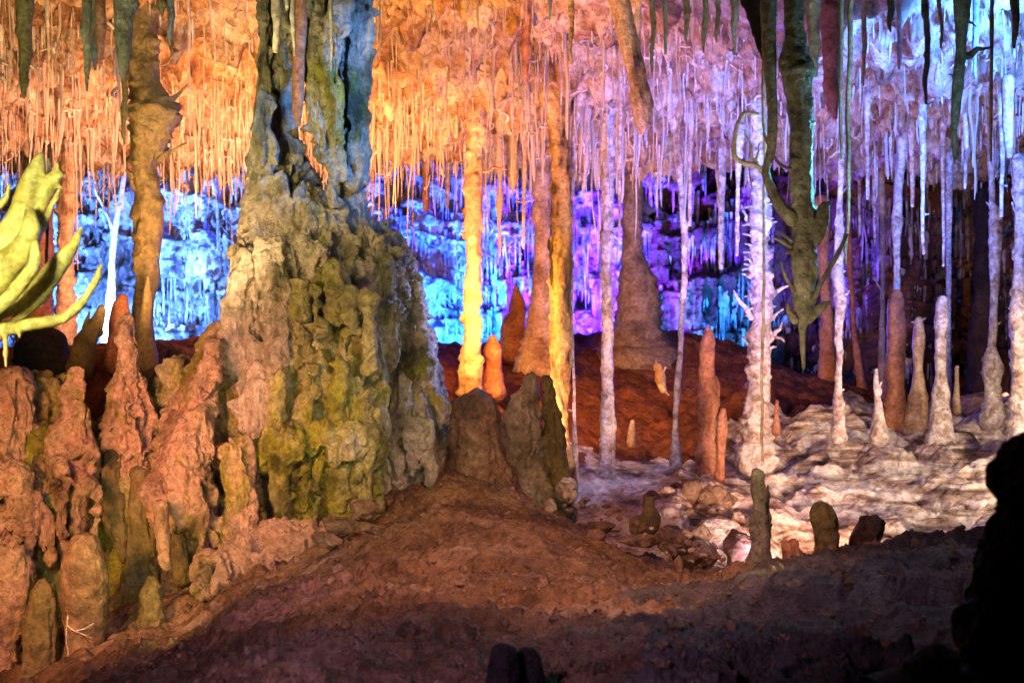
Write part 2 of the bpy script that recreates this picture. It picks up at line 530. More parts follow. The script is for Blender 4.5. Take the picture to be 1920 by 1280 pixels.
M['brownrock'] = rock('brown_boulder', [(0.07, 0.045, 0.03), (0.22, 0.14, 0.09), (0.36, 0.26, 0.18)], 5, 30, 1.0, 0.7, 0.25)
M['rubble'] = rock('pale_rubble', [(0.14, 0.08, 0.06), (0.40, 0.30, 0.25), (0.62, 0.55, 0.50)], 5, 26, 1.0, 0.6, 0.3)


# ------------------------------------------------------------------ ground sheets
def table_interp(Ys, PX, T, y, px):
    """smooth bilinear lookup in a table of picture heights"""
    Ys, PX, T = np.array(Ys, float), np.array(PX, float), np.array(T, float)
    iy = np.clip(np.searchsorted(Ys, y) - 1, 0, len(Ys) - 2)
    ix = np.clip(np.searchsorted(PX, px) - 1, 0, len(PX) - 2)
    ty = np.clip((y - Ys[iy]) / (Ys[iy + 1] - Ys[iy]), 0, 1)
    tx = np.clip((px - PX[ix]) / (PX[ix + 1] - PX[ix]), 0, 1)
    tx = tx * tx * (3 - 2 * tx) * .5 + tx * .5
    # interpolate heights, not picture rows
    Z = CZ + (640 - T) / F * Ys[:, None]
    return (Z[iy, ix] * (1 - ty) * (1 - tx) + Z[iy + 1, ix] * ty * (1 - tx) + Z[iy, ix + 1] * (1 - ty) * tx + Z[iy + 1, ix + 1] * ty * tx)


NX = [-500, 0, 300, 500, 700, 850, 950, 1050, 1200, 1400, 1500, 1600, 1800, 2000, 2500]
NY = [2.0, 3.0, 3.6, 4.2, 4.8, 5.4, 6.0, 6.6, 7.3, 8.0, 9.0]
NT = [
    [1700] * 15,
    [1420, 1420, 1350, 1300, 1300, 1310, 1320, 1310, 1280, 1290, 1290, 1285, 1270, 1250, 1240],
    [1400, 1400, 1320, 1240, 1205, 1200, 1200, 1205, 1205, 1205, 1195, 1185, 1160, 1140, 1130],
    [1380, 1370, 1290, 1200, 1150, 1130, 1130, 1140, 1155, 1158, 1145, 1128, 1092, 1062, 1040],
    [1360, 1350, 1255, 1155, 1090, 1070, 1070, 1085, 1105, 1108, 1096, 1086, 1054, 1032, 1005],
    [1330, 1320, 1200, 1110, 1035, 1000, 1010, 1025, 1075, 1110, 1150, 1150, 1130, 1130, 1130],
    [1230, 1200, 1130, 1060, 985, 940, 950, 985, 1060, 1180, 1240, 1250, 1250, 1250, 1250],
    [1180, 1180, 1120, 1040, 930, 900, 935, 990, 1090, 1260, 1300, 1300, 1300, 1300, 1300],
    [1150, 1150, 1100, 1030, 920, 910, 970, 1040, 1130, 1260, 1280, 1280, 1280, 1280, 1280],
    [1100, 1100, 1080, 1040, 980, 990, 1030, 1080, 1130, 1200, 1230, 1230, 1230, 1230, 1230],
    [1100] * 15]
FX = [-500, 0, 400, 800, 900, 1000, 1080, 1150, 1270, 1400, 1500, 1600, 1750, 1920, 2400]
FY = [7.0, 7.6, 8.2, 9.0, 10.0, 11.0, 12.5, 14.0, 15.2, 16.5, 19.5]
FT = [
    [1200] * 15,
    [850, 850, 850, 1030, 1060, 1090, 1130, 1150, 1090, 1110, 1120, 1120, 1110, 1100, 1080],
    [690, 690, 665, 920, 980, 1050, 1110, 1110, 1005, 1040, 1080, 1080, 1060, 1030, 1000],
    [675, 675, 655, 800, 860, 960, 1040, 1000, 915, 960, 985, 970, 950, 900, 880],
    [665, 665, 652, 730, 770, 810, 880, 895, 905, 900, 880, 875, 860, 820, 810],
    [665, 665, 650, 700, 730, 760, 820, 850, 850, 825, 800, 795, 790, 770, 770],
    [670, 670, 655, 668, 685, 690, 705, 715, 720, 740, 740, 745, 760, 745, 745],
    [690, 690, 670, 655, 650, 640, 630, 622, 620, 655, 705, 735, 750, 740, 740],
    [740, 740, 720, 740, 740, 740, 740, 735, 730, 730, 735, 745, 755, 745, 745],
    [760] * 10 + [750] * 5,
    [760] * 15]


def ground_sheet(name, Ys, PX, T, ylo, yhi, xlo, xhi, ny, nx, matf, dfun, mats, log=True):
    yy = np.exp(np.linspace(math.log(ylo), math.log(yhi), ny))
    pp = np.linspace(xlo, xhi, nx)
    Yg, Pg = np.meshgrid(yy, pp, indexing='ij')
    Yf, Pf = Yg.ravel(), Pg.ravel()
    Z = table_interp(Ys, PX, T, Yf, Pf)
    V = np.stack([(Pf - 960) / F * Yf, Yf, Z], 1)
    V = V + dfun(V)
    i = np.arange(ny - 1)[:, None] * nx
    j = np.arange(nx - 1)[None]
    Q = np.stack([i + j, i + j + 1, i + nx + j + 1, i + nx + j], -1).reshape(-1, 4)
    me = mk_mesh(name, V, Q)
    for mm in mats:
        me.materials.append(mm)
    c = V[Q].mean(1)
    me.polygons.foreach_set('material_index', matf(c).astype(np.int32))
    me.update()
    put(name, me, None, kind='structure')
    return V


def near_disp(V):
    x, y = V[:, 0], V[:, 1]
    h = 0.05 * fbm(V, (1.4, 1.8, 1), 4, 21) + 0.045 * fbm(V, (5, 6, 1), 5, 22, ridged=True, gain=.55)
    h += 0.014 * fbm(V, (22, 22, 6), 4, 23) + 0.014 * fbm(V, (15, 15, 4), 4, 26, ridged=True)
    # cracked crusts: plates stepping down towards the right ledge
    c = fbm(V, (2.2, 4.5, 1), 3, 29)
    pxn = x / y * F + 960
    rt = smooth(pxn, 1250, 1450)
    h += (0.03 + .05 * rt) * smooth(c, 0.02, 0.07) - (0.02 + .03 * rt) * smooth(c, 0.28, 0.33)
    D = np.zeros_like(V)
    D[:, 2] = h
    D[:, 0] = 0.03 * fbm(V, (6, 6, 2), 3, 24)
    D[:, 1] = 0.03 * fbm(V, (6, 6, 2), 3, 25)
    return D


def ledge_mask(c):
    px = c[:, 0] / c[:, 1] * F + 960
    e = 0.55 * fbm(c, (1.6, 1.6, 1), 4, 31)
    # grey bedrock takes over from the clay on the right
    lim = 1400 - (c[:, 1] - 4.4) * -250
    return ((px - lim) / 600 + e > -0.04).astype(int)


NEARV = ground_sheet('cave_floor', NY, NX, NT, 2.0, 8.6, -450, 2450, 680, 800, ledge_mask, near_disp, [M['clay'], M['ledge']])


def far_disp(V):
    px = V[:, 0] / V[:, 1] * F + 960
    right = smooth(px, 1120, 1330) * (1 - smooth(V[:, 1], 12.0, 13.5))
    h = 0.10 * fbm(V, (1.2, 1.2, 1), 4, 41) + 0.06 * fbm(V, (4, 4, 1), 5, 42, ridged=True) * (1 - .5 * right)
    h += 0.02 * fbm(V, (16, 16, 5), 3, 43)
    # rimstone terraces on the flowstone: rounded steps
    h -= right * .15 * fbm(V, (2.0, 2.0, 1), 4, 48, ridged=True) + right * .05 * smooth(fbm(V, (6, 6, 2), 3, 49), 0, .5)
    q = V[:, 1] * 3.2 + 1.1 * fbm(V, (.9, .9, .5), 3, 44)
    s = q - np.floor(q)
    h += right * 0.05 * (smooth(s, 0, .25) - s)
    q = V[:, 1] * 11 + 2.4 * fbm(V, (1.3, 1.3, .5), 3, 45)
    s = q - np.floor(q)
    h += right * 0.010 * (smooth(s, 0, .3) - s)
    D = np.zeros_like(V)
    D[:, 2] = h
    D[:, 0] = 0.05 * fbm(V, (5, 5, 2), 3, 46)
    D[:, 1] = 0.05 * fbm(V, (5, 5, 2), 3, 47)
    return D


def far_mask(c):
    px = c[:, 0] / c[:, 1] * F + 960
    e = fbm(c, (1.3, 1.3, 1), 4, 51)
    a = (px - 1130) / 500 - (c[:, 1] - 10.4) * 0.55 + 0.5 * e
    a = np.where(px > 1560, a + 0.35, a)
    return (a > 0).astype(int)


ground_sheet('cave_floor', FY, FX, FT, 7.3, 19.5, -480, 2380, 620, 720, far_mask, far_disp, [M['rearclay'], M['flow']])


# ------------------------------------------------------------------ ceiling
def ceil_z(x, y):
    x, y = np.atleast_1d(x).astype(float), np.atleast_1d(y).astype(float)
    P = np.stack([x, y, 0 * x], 1)
    h = CZ + 1.92 + 0.5 * smooth(y, 12.4, 16.5) - 0.25 * smooth(y, 9, 12) * (1 - smooth(y, 12.3, 14))
    h = h + 0.35 * (1 - smooth(y, 5.5, 8.5)) + 0.45 * smooth(y, 12.6, 16.0)
    h += 0.16 * fbm(P, (.7, .7, 1), 3, 61)
    # a bulging lobe low on the right
    h -= 0.12 * np.exp(-((x - 2.7) ** 2 / 1.2 + (y - 9.4) ** 2 / 1.0))
    h += 0.2 * smooth(x, -1.2, -3.5) * smooth(y, 11, 14)
    return h


def build_ceiling():
    nx, ny = 560, 620
    xs = np.linspace(-6.5, 7.5, nx)
    ys = np.linspace(3.2, 19.5, ny)
    Yg, Xg = np.meshgrid(ys, xs, indexing='ij')
    x, y = Xg.ravel(), Yg.ravel()
    z = ceil_z(x, y)
    P = np.stack([x, y, z], 1)
    z = z - 0.16 * fbm(P, (3, 3, 1), 4, 62, ridged=True) - 0.14 * smooth(fbm(P, (7, 7, 1), 3, 63), .05, .55) - 0.05 * fbm(P, (14, 14, 1), 3, 64, ridged=True)
    V = np.stack([x + .05 * fbm(P, (6, 6, 1), 2, 65), y + .05 * fbm(P, (6, 6, 1), 2, 66), z], 1)
    i = np.arange(ny - 1)[:, None] * nx
    j = np.arange(nx - 1)[None]
    Q = np.stack([i + j, i + nx + j, i + nx + j + 1, i + j + 1], -1).reshape(-1, 4)
    put('cave_ceiling', mk_mesh('cave_ceiling', V, Q), M['ceil'], kind='structure')


build_ceiling()


# ------------------------------------------------------------------ back wall
def wall_y(x, z):
    x, z = np.atleast_1d(x).astype(float), np.atleast_1d(z).astype(float)
    P = np.stack([x, 0 * x, z], 1)
    px = x / 17.0 * F + 960
    y = 17.4 + 0 * x
    y -= 1.6 * smooth(px, 1330, 1750)
    y -= 2.2 * smooth(px, 1900, 2500)
    y -= 2.5 * smooth(-px, 50, 600)
    y -= 1.1 * np.exp(-((px - 700) / 180) ** 2)
    y += 0.45 * fbm(P, (.8, 1, .9), 3, 71)
    y += 0.7 * smooth(fbm(P, (1.5, 1, 1.9), 3, 79), .16, .45)
    # sloping shelves that stick out and carry fringes
    q = (z * 2.2 + 1.6 * fbm(P, (.7, 1, .7), 4, 72))
    s = q - np.floor(q)
    y -= 0.20 * (s ** 2) * (s < .9) + 0.20 * (1 - smooth(s, .9, 1.0)) * (s >= .9) * .81
    return y


def build_wall():
    nx, nz = 820, 330
    xs = np.linspace(-9, 10, nx)
    zs = np.linspace(CZ - 1.6, CZ + 3.2, nz)
    Zg, Xg = np.meshgrid(zs, xs, indexing='ij')
    x, z = Xg.ravel(), Zg.ravel()
    y = wall_y(x, z)
    P = np.stack([x, y, z], 1)
    y = y - 0.42 * fbm(P, (6, 2, 1.1), 5, 73, ridged=True) - 0.16 * fbm(P, (2.6, 3, 2.6), 5, 74, gain=.6) - 0.10 * fbm(P, (11, 11, 6), 3, 75, ridged=True)
    V = np.stack([x, y, z], 1)
    i = np.arange(nz - 1)[:, None] * nx
    j = np.arange(nx - 1)[None]
    Q = np.stack([i + j, i + j + 1, i + nx + j + 1, i + nx + j], -1).reshape(-1, 4)
    me = mk_mesh('cave_wall', V, Q)
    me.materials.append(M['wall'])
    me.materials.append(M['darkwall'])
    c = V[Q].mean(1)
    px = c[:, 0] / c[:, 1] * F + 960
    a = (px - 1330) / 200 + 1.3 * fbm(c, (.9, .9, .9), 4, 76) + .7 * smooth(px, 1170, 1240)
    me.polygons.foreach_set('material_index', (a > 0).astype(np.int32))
    me.update()
    put('cave_wall', me, None, kind='structure')


build_wall()


# ------------------------------------------------------------------ ceiling stalactites
def template(kind, seed):
    r = random.Random(seed)
    n = 15
    t = np.linspace(0, 1, n)
    if kind == 0:      # soda straw
        rad = 0.5 - 0.12 * t
    elif kind == 1:    # cone
        rad = 0.75 * (1 - t) ** 0.8 + 0.14
    elif kind == 2:    # knobby carrot
        rad = (0.62 - 0.42 * t) * (1 + 0.35 * np.sin(t * r.uniform(14, 26) + r.uniform(0, 6)))
    else:              # thick head, thin straw tip
        rad = 0.28 + 0.6 * (1 - smooth(t, .1, .45 + .2 * r.random()))
    bx, by = r.uniform(-.05, .05), r.uniform(-.05, .05)
    wob = np.array([[bx * a * a + .012 * math.sin(a * 9 + seed), by * a * a, -a] for a in t])
    seg = 7
    th = np.arange(seg) / seg * 2 * math.pi
    rad = rad * np.array([1 + r.uniform(-.12, .12) for _ in t])
    rad[-1] *= 0.35
    # the template carries centre lines and unit rings; radius and length scale apart
    ring = np.stack([np.cos(th), np.sin(th), 0 * th], 1)
    cen = np.repeat(wob, seg, 0)
    off = (rad[:, None, None] * ring[None]).reshape(-1, 3)
    i = np.arange(n - 1)[:, None] * seg
    j = np.arange(seg)[None]
    j2 = (j + 1) % seg
    Q = np.stack([i + j, i + seg + j, i + seg + j2, i + j2], -1).reshape(-1, 4)
    return cen, off, Q


TEMPL = [template(k, 100 + 10 * k + s) for k in range(4) for s in range(5)]


def scatter_ceiling():
    rs = np.random.default_rng(5)
    items = []
    N = 12500
    y = 6.6 + (17.3 - 6.6) * rs.random(N) ** 0.8
    px = -180 + 2280 * rs.random(N)
    x = (px - 960) / F * y
    z = ceil_z(x, y)
    # clusters: denser where noise is high
    den = fbm(np.stack([x, y, 0 * x], 1), (1.6, 1.6, 1), 3, 81)
    keep = rs.random(N) < np.clip(0.7 + 0.8 * den, .12, 1)
    x, y, z, px = x[keep], y[keep], z[keep], px[keep]
    n = len(x)
    L = np.exp(rs.normal(math.log(0.30), 0.45, n))
    L = np.clip(L, .08, .95)
    L[y < 9] *= 0.6
    L *= 1 - .35 * smooth(px, 1150, 1450)
    L *= 1 - .42 * smooth(y, 11.3, 13.5)
    L *= 1 - .12 * np.exp(-((px - 930) / 230) ** 2) * (y < 12)
    L *= np.exp(rs.normal(0, .22, n))
    rad = np.clip(rs.lognormal(math.log(.0150), .38, n), .007, .045)
    kd = rs.choice(4, n, p=[.50, .12, .24, .14])
    rad = np.where(kd == 0, rad * .75, rad * 1.15)
    fat = rs.random(n) < 0.06
    rad = np.where(fat, rad * 2.2, rad)
    ti = kd * 5 + rs.integers(0, 5, n)
    return x, y, z, px, L, rad, ti


def place_templates(idx, x, y, z, L, rad, ti, rot):
    Vs, Qs, n = [], [], 0
    for k in idx:
        cen, off, Q = TEMPL[ti[k]]
        c, s = math.cos(rot[k]), math.sin(rot[k])
        V = cen * np.array([L[k], L[k], L[k] + .1]) + off * rad[k]
        V = np.stack([V[:, 0] * c - V[:, 1] * s, V[:, 0] * s + V[:, 1] * c, V[:, 2]], 1) + np.array([x[k], y[k], z[k] + .1])
        Vs.append(V)
        Qs.append(Q + n)
        n += len(V)
    return np.concatenate(Vs), np.concatenate(Qs)


def build_stalactites():
    x, y, z, px, L, rad, ti = scatter_ceiling()
    rot = RNG.random(len(x)) * 6.28
    size = L * rad / (y * y)
    tip = 640 - (z - L - CZ) / y * F
    vis = (tip > 15) & (px > 8) & (px < 1912) & ~((px > 440) & (px < 700)) & (y < 13)
    order = np.argsort(np.where(vis, -size, 1))
    big = set(order[:225].tolist())
    zones = [(55, 'at the far left edge above the antler-shaped helictite'), (120, 'above the raised horn of the helictite'), (190, 'over the bright orange-white column'),
             (255, 'left of the olive column head'), (330, 'right of the olive column head'), (400, 'midway between olive and giant columns'), (480, 'touching the left outline of the giant column'),
             (740, 'touching the right outline of the giant column'), (790, 'left of the rust-red hanging stalactite'), (845, 'just right of the rust-red hanging stalactite'),
             (905, 'around the yellow column head'), (960, 'just right of the yellow column'), (1010, 'left of the pinkish tan column head'), (1065, 'over the amber and black column'),
             (1120, 'left of the slim lavender-white column'), (1180, 'right of the slim lavender-white column'), (1245, 'behind the dark ochre tongue'), (1300, 'around the crooked slender column head'),
             (1360, 'above the long violet-lit stalactite'), (1430, 'left of the thorny column head'), (1490, 'right of the thorny column head'), (1560, 'right behind the dark spurred stalactite'),
             (1620, 'behind the twin straws'), (1680, 'up left of the tall reddish stalagmite'), (1730, 'up right of the tall reddish stalagmite'), (1780, 'above the cream candle-like stalagmite'),
             (1840, 'left of the bulb-footed column'), (1885, 'right of the bulb-footed column'), (2200, 'at the far right edge of the cave')]
    hues = lambda p: 'amber-lit' if p < 700 else 'orange-lit' if p < 1000 else 'peach-lit' if p < 1200 else 'violet-lit' if p < 1500 else 'blue-lit'
    looks = ['straw-like', 'cone-shaped', 'knobbly', 'thick-headed']
    used = {}
    meshes = {}
    for k in order[:225]:
        key = (ti[k], round(L[k] / rad[k] / 6))
        if key not in meshes:
            cen, off, Q = TEMPL[ti[k]]
            ar = key[1] * 6 + 0.01 if key[1] else 3
            meshes[key] = mk_mesh('stalactite', cen * ar + off, Q)
            meshes[key].materials.append(M['straw'])
        sc = L[k] / max(key[1] * 6 + .01, 3)
        zn = next(q for q in zones if px[k] < q[0])
        size_w = 'long' if L[k] > .52 else 'medium' if L[k] > .36 else 'short'
        thick = 'fat' if rad[k] > .034 else 'thin' if rad[k] < .018 else 'slender'
        lab = f'{size_w} {thick} {looks[ti[k] // 5]} {hues(px[k])} ceiling stalactite {zn[1]}'
        used[lab] = used.get(lab, 0) + 1
        if used[lab] > 1:
            lab = lab.replace(' ceiling stalactite', [' second', ' third', ' fourth', ' fifth'][min(used[lab] - 2, 3)] + ' ceiling stalactite')
        o = put('stalactite', meshes[key], None, (x[k], y[k], z[k] + .05), label=lab, cat='stalactite', group='stalactites of the lit ceiling fringe')
        rr = rad[k]
        o.scale = (rr, rr, sc * 1.15)
        o.rotation_euler = (0, 0, rot[k])
    rest = [k for k in range(len(x)) if k not in big]
    V, Q = place_templates(rest, x, y, z, L, rad, ti, rot)
    o = put('stalactite_fringe', mk_mesh('stalactite_fringe', V, Q), M['straw'], kind='stuff',
            label='dense fringe of small stalactites covering the whole cave ceiling', cat='stalactites')
    # fringes hanging from the shelves of the back wall
    rs = np.random.default_rng(9)
    n = 4200
    X = -6.5 + 14.0 * rs.random(n)
    Z = CZ - .5 + 2.6 * rs.random(n)
    # slide each one to the lower lip of its shelf
    for _ in range(14):
        a, b = wall_y(X, Z), wall_y(X, Z - .03)
        Z = np.where(b < a, Z - .03, Z)
    Yw = wall_y(X, Z) - .06
    Lw = np.clip(np.exp(rs.normal(math.log(.36), .5, n)), .08, 1.1)
    rw = np.clip(rs.normal(.022, .010, n), .009, .06)
    tw = rs.integers(0, 20, n)
    V, Q = place_templates(range(n), X, Yw, Z, Lw, rw, tw, rs.random(n) * 6.28)
    put('stalactite_fringe', mk_mesh('stalactite_fringe', V, Q), M['wall'], kind='stuff',
        label='mass of small drip formations hanging from the shelves of the far blue wall', cat='stalactites')
    # curly twigs of calcite that tangle between the stalactites
    parts = []
    for k in range(3200):
        q = int(rs.integers(0, len(x)))
        if y[q] < 8: continue
        t = rs.random() ** 1.6 * .9
        p = np.array([x[q], y[q], z[q] - L[q] * t])
        d = rs.normal(0, 1, 3) * np.array([1, .6, .7])
        d /= np.linalg.norm(d)
        ln = .06 + .12 * rs.random()
        rows = []
        for s in range(5):
            rows.append([*p, (.012 - .002 * s)])
            d = d + rs.normal(0, .55, 3); d /= np.linalg.norm(d)
            p = p + d * ln / 4
        Vv, Qq, _, _ = sweep(catmull(rows, .02), 5)
        parts.append((Vv, Qq))
    V, Q = merge(parts)
    wp = []
    for k in range(3200):
        xx = -6.5 + 6.6 * rs.random()
        zz = CZ - .3 + 2.4 * rs.random()
        p = np.array([xx, float(wall_y(xx, zz)[0]) - .05 + .1 * rs.random(), zz])
        d = np.array([rs.normal(0, .8), -.7, rs.normal(-.5, .7)])
        d /= np.linalg.norm(d)
        ln = .10 + .25 * rs.random()
        rows = []
        for s in range(4):
            rows.append([*p, .017 - .004 * s])
            d = d + rs.normal(0, .45, 3) + np.array([0, 0, -.3]); d /= np.linalg.norm(d)
            p = p + d * ln / 3
        Vv, Qq, _, _ = sweep(catmull(rows, .05), 5)
        wp.append((Vv, Qq))
    Vw, Qw = merge(wp)
    put('helictite_tangle', mk_mesh('helictite_tangle', Vw, Qw), M['wall'], kind='stuff',
        label='coral-like tangle of small calcite branches on the far blue wall', cat='helictites')
    put('helictite_tangle', mk_mesh('helictite_tangle', V, Q), M['straw'], kind='stuff',
        label='tangle of tiny curly calcite twigs between the ceiling stalactites', cat='helictites')


build_stalactites()


# ------------------------------------------------------------------ the giant column
def flow_disp(lump=.05, flute=.03, pit=.05, fine=.012, seed=200):
    def f(P):
        d = lump * fbm(P, (2.6, 2.6, 2.2), 3, seed)
        d += flute * fbm(P, (11, 11, 2.4), 4, seed + 4, ridged=True)
        k = fbm(P, (13, 13, 4), 3, seed + 8)
        d -= pit * 1.3 * smooth(k, .10, .25)
        d += fine * fbm(P, (38, 38, 30), 3, seed + 12) + fine * 1.6 * fbm(P, (17, 17, 11), 4, seed + 14, ridged=True)
        d += flute * .32 * fbm(P, (30, 30, 2.0), 2, seed + 20, ridged=True)
        # drip tiers: rounded on top, undercut below
        q = P[:, 2] * 5.2 + 1.6 * fbm(P, (3, 3, 1.5), 3, seed + 16)
        s = q - np.floor(q)
        d += lump * .55 * (smooth(s, 0, .22) * (1 - s) ** .7)
        d -= flute * .3 + fine * .5 + lump * .25 - pit * .15
        return d
    return f


def ropes(n, prof, Y, depthf, seed, wr=(22, 46), lr=(70, 200), urange=(-.9, .9), py=None, out=.75):
    """bulb-headed drips running down a body whose outline is prof [(py, left, right)]"""
    r = random.Random(seed)
    A = np.array(prof, float)
    res = []
    for k in range(n):
        p0 = r.uniform(*(py or (A[0, 0], A[-1, 0] - 60)))
        ln = r.uniform(*lr)
        u = r.uniform(*urange)
        w = r.uniform(*wr)
        pts = []
        for t, ww in ((0, w * .35), (.15, w * .8), (.4, w * .75), (.7, w * .55), (1, w * .25)):
            q = min(p0 + ln * t, A[-1, 0])
            l, rr = np.interp(q, A[:, 0], A[:, 1]), np.interp(q, A[:, 0], A[:, 2])
            hw = (rr - l) / 2
            pts.append(((l + rr) / 2 + u * hw + r.uniform(-3, 3), p0 + ln * t, ww, -depthf * hw * math.sqrt(max(0, 1 - u * u)) * Y / F * 1.0 - ww * out * .25 * Y / F))
        res.append(tube(pts, Y, 10))
    return res


def empty(name, loc, label, cat, group=None):
    return put(name, None, None, tuple(loc), label=label, cat=cat, group=group)


giant = empty('giant_column', W(590, 1060, 6.3), 'massive knobbly column with a twin trunk, pink on its left and moss green in front', 'rock column')

prof = [(250, 486, 548), (310, 468, 572), (360, 456, 596), (410, 448, 626), (470, 441, 692), (560, 441, 742), (640, 440, 770), (720, 440, 760), (800, 450, 745), (900, 465, 720), (1000, 480, 690), (1080, 480, 660)]
body = [tube([((l + r) / 2, p, (r - l)) for p, l, r in prof], 6.45, 40, .85)]
body += [
    tube([(712, 432, 30, .1), (728, 480, 56, .1), (744, 540, 76, .08), (755, 600, 90, .1), (770, 700, 90, .12), (790, 790, 90, .15), (790, 860, 80, .2)], 6.5, 24),
    tube([(660, 430, 90, .05), (685, 480, 140, .05), (700, 560, 180, .05), (720, 700, 200, .05), (730, 840, 200, .08)], 6.5, 24),
    tube([(690, 450, 40, -.10), (720, 560, 90, -.15), (740, 680, 90, -.12), (740, 780, 80, -.1)], 6.45, 20),
    tube([(470, 440, 24, -.05), (458, 480, 40, -.15), (462, 540, 60, -.22), (458, 620, 66, -.25), (470, 700, 84, -.28), (490, 780, 90, -.3), (500, 850, 50, -.3)], 6.4, 20),
    tube([(510, 480, 60, -.3), (520, 560, 60, -.36), (525, 640, 44, -.4), (530, 720, 40, -.42), (525, 790, 40, -.4)], 6.4, 16),
]
drap = [
    # front drapery and its two domed tiers
    tube([(612, 530, 60, -.24), (620, 600, 130, -.30), (625, 700, 180, -.36), (615, 800, 200, -.4), (610, 880, 190, -.38), (610, 970, 190, -.36)], 6.4, 24, .7),
    blob(600, 830, 5.84, 105, 34, 60), blob(650, 822, 5.84, 66, 24, 56), blob(520, 850, 5.95, 60, 30, 50),
    blob(690, 800, 5.95, 44, 70, 50),
]
# pillars under the lower dome, with shadowed gaps between
for cx, y0, y1, w in ((530, 850, 975, 40), (560, 850, 950, 18), (600, 850, 960, 26), (632, 845, 985, 24), (668, 840, 975, 30), (698, 830, 960, 40), (520, 700, 850, 26), (585, 700, 830, 30), (628, 680, 825, 20), (655, 560, 640, 16), (690, 560, 690, 18), (560, 520, 640, 14), (592, 540, 650, 18), (625, 500, 600, 22)):
    drap.append(tube([(cx, y0, w, -.56), (cx + 2, (y0 * 2 + y1) / 3, w * .7, -.57), (cx, (y0 + 2 * y1) / 3, w * .75, -.56), (cx + 3, y1, w * .9, -.54)], 6.4, 12))
body += ropes(46, prof, 6.45, .85, 4, (20, 40), (60, 170), (-.95, .95), (430, 900))
body += ropes(26, [(430, 690, 760), (600, 690, 800), (760, 700, 835), (860, 700, 850)], 6.45, .9, 5, (18, 34), (40, 120), (-.6, 1), (440, 800))
drap += ropes(30, [(500, 590, 640), (640, 545, 700), (800, 510, 715), (980, 520, 705)], 6.12, .7, 14, (14, 28), (50, 150), (-.9, .9), (490, 900))
V, Q = fuse(drap, .0105, flow_disp(.022, .034, .055, .010, 215), 1, 1)
part_mesh('drapery', V, Q, M['moss'], giant, 'moss-green drapery with dark slots in its middle')
V, Q = fuse(body, .0105, flow_disp(.030, .034, .060, .011, 200), 1, 1)
part_mesh('trunk', V, Q, M['column'], giant)

# upper left and right shafts that reach the ceiling
up = [tube([(522, -160, 110), (524, -40, 76), (522, 60, 58), (520, 150, 54), (518, 230, 66), (522, 330, 96)], 6.5, 24),
      tube([(500, -60, 34), (500, 60, 24), (502, 160, 22), (500, 260, 30)], 6.4, 14),
      tube([(540, -60, 50), (542, 60, 26), (536, 160, 24), (540, 250, 30)], 6.55, 14),
      tube([(500, 190, 30, -.1), (492, 240, 40, -.1), (500, 300, 40, -.05)], 6.3, 14),
      ]
V, Q = fuse(up, .010, flow_disp(.018, .03, .03, .008, 230), 1, 1)
part_mesh('left_shaft', V, Q, M['column'], giant)
up = [tube([(650, -180, 180), (640, -60, 120), (636, 40, 104), (638, 130, 92), (642, 220, 76), (648, 300, 64), (655, 370, 56), (660, 430, 60)], 6.45, 24, .8),
      tube([(590, -60, 46, -.1), (592, 60, 44, -.12), (598, 170, 44, -.15), (610, 260, 40, -.15), (622, 340, 24, -.12), (628, 395, 14, -.1)], 6.4, 14),
      tube([(668, -40, 60, .05), (665, 60, 60, 0), (660, 160, 54, 0), (664, 240, 44, 0), (668, 340, 40, 0)], 6.4, 14),
      tube([(640, 0, 40, -.18), (625, 120, 34, -.2), (630, 220, 30, -.18), (635, 330, 24, -.12)], 6.4, 12)]
for k, (a, b) in enumerate((((670, 60), (706, 14)), ((668, 130), (700, 96)), ((668, 250), (690, 215)), ((672, 300), (690, 285)), ((676, 330), (692, 350)), ((600, 250), (572, 232)), ((606, 290), (586, 262)), ((560, 60), (520, 20)))):
    up.append(tube([(a[0], a[1], 24), ((a[0] + b[0]) / 2, (a[1] + b[1]) / 2 + 6, 15), (b[0], b[1], 5)], 6.4, 8))
V, Q = fuse(up, .010, flow_disp(.016, .03, .03, .008, 240), 1, 1)
part_mesh('right_shaft', V, Q, M['column'], giant)
V, Q = spire([(566, -60, 26), (565, 40, 24), (562, 120, 26), (560, 200, 20), (560, 232, 10)], 6.2, 16, .2, 18, seed=3)
part_mesh('hanging_shaft', V, Q, M['rust'], giant)

# left skirt
skprof = [(640, 405, 450), (720, 385, 450), (800, 350, 470), (880, 300, 490), (950, 290, 500), (1020, 300, 520), (1090, 350, 530)]
sk = [tube([((l + r) / 2, p, (r - l)) for p, l, r in skprof], 6.25, 30, .9),
      tube([(418, 640, 60, .05), (398, 730, 110, .05), (372, 830, 170, .05), (350, 930, 210, .05), (365, 1040, 240, .05)], 6.15, 28, .8),
      tube([(400, 660, 30, 0), (385, 730, 50, -.05), (365, 800, 60, -.1), (355, 880, 70, -.14), (370, 960, 70, -.15), (400, 1040, 70, -.1)], 6.0, 16),
      tube([(330, 860, 60, 0), (300, 920, 50, -.05), (310, 980, 50, -.05)], 6.0, 14),
      tube([(440, 850, 50, -.2), (450, 930, 46, -.22), (450, 1000, 60, -.2)], 6.0, 14),
      blob(410, 1075, 5.7, 48, 40, 50), blob(470, 1045, 5.75, 60, 40, 50), blob(390, 1100, 5.62, 30, 24, 30), blob(540, 1020, 5.8, 90, 40, 60), blob(600, 1005, 5.85, 80, 26, 50)]
sk += ropes(26, skprof, 6.2, .9, 6, (20, 40), (50, 140), (-.9, .7), (700, 1000))
V, Q = fuse(sk, .0105, flow_disp(.03, .026, .05, .012, 260), 1, 1)
part_mesh('flowstone_skirt', V, Q, M['bank'], giant, 'pale pink flowstone skirt spreading left at the foot of the column')

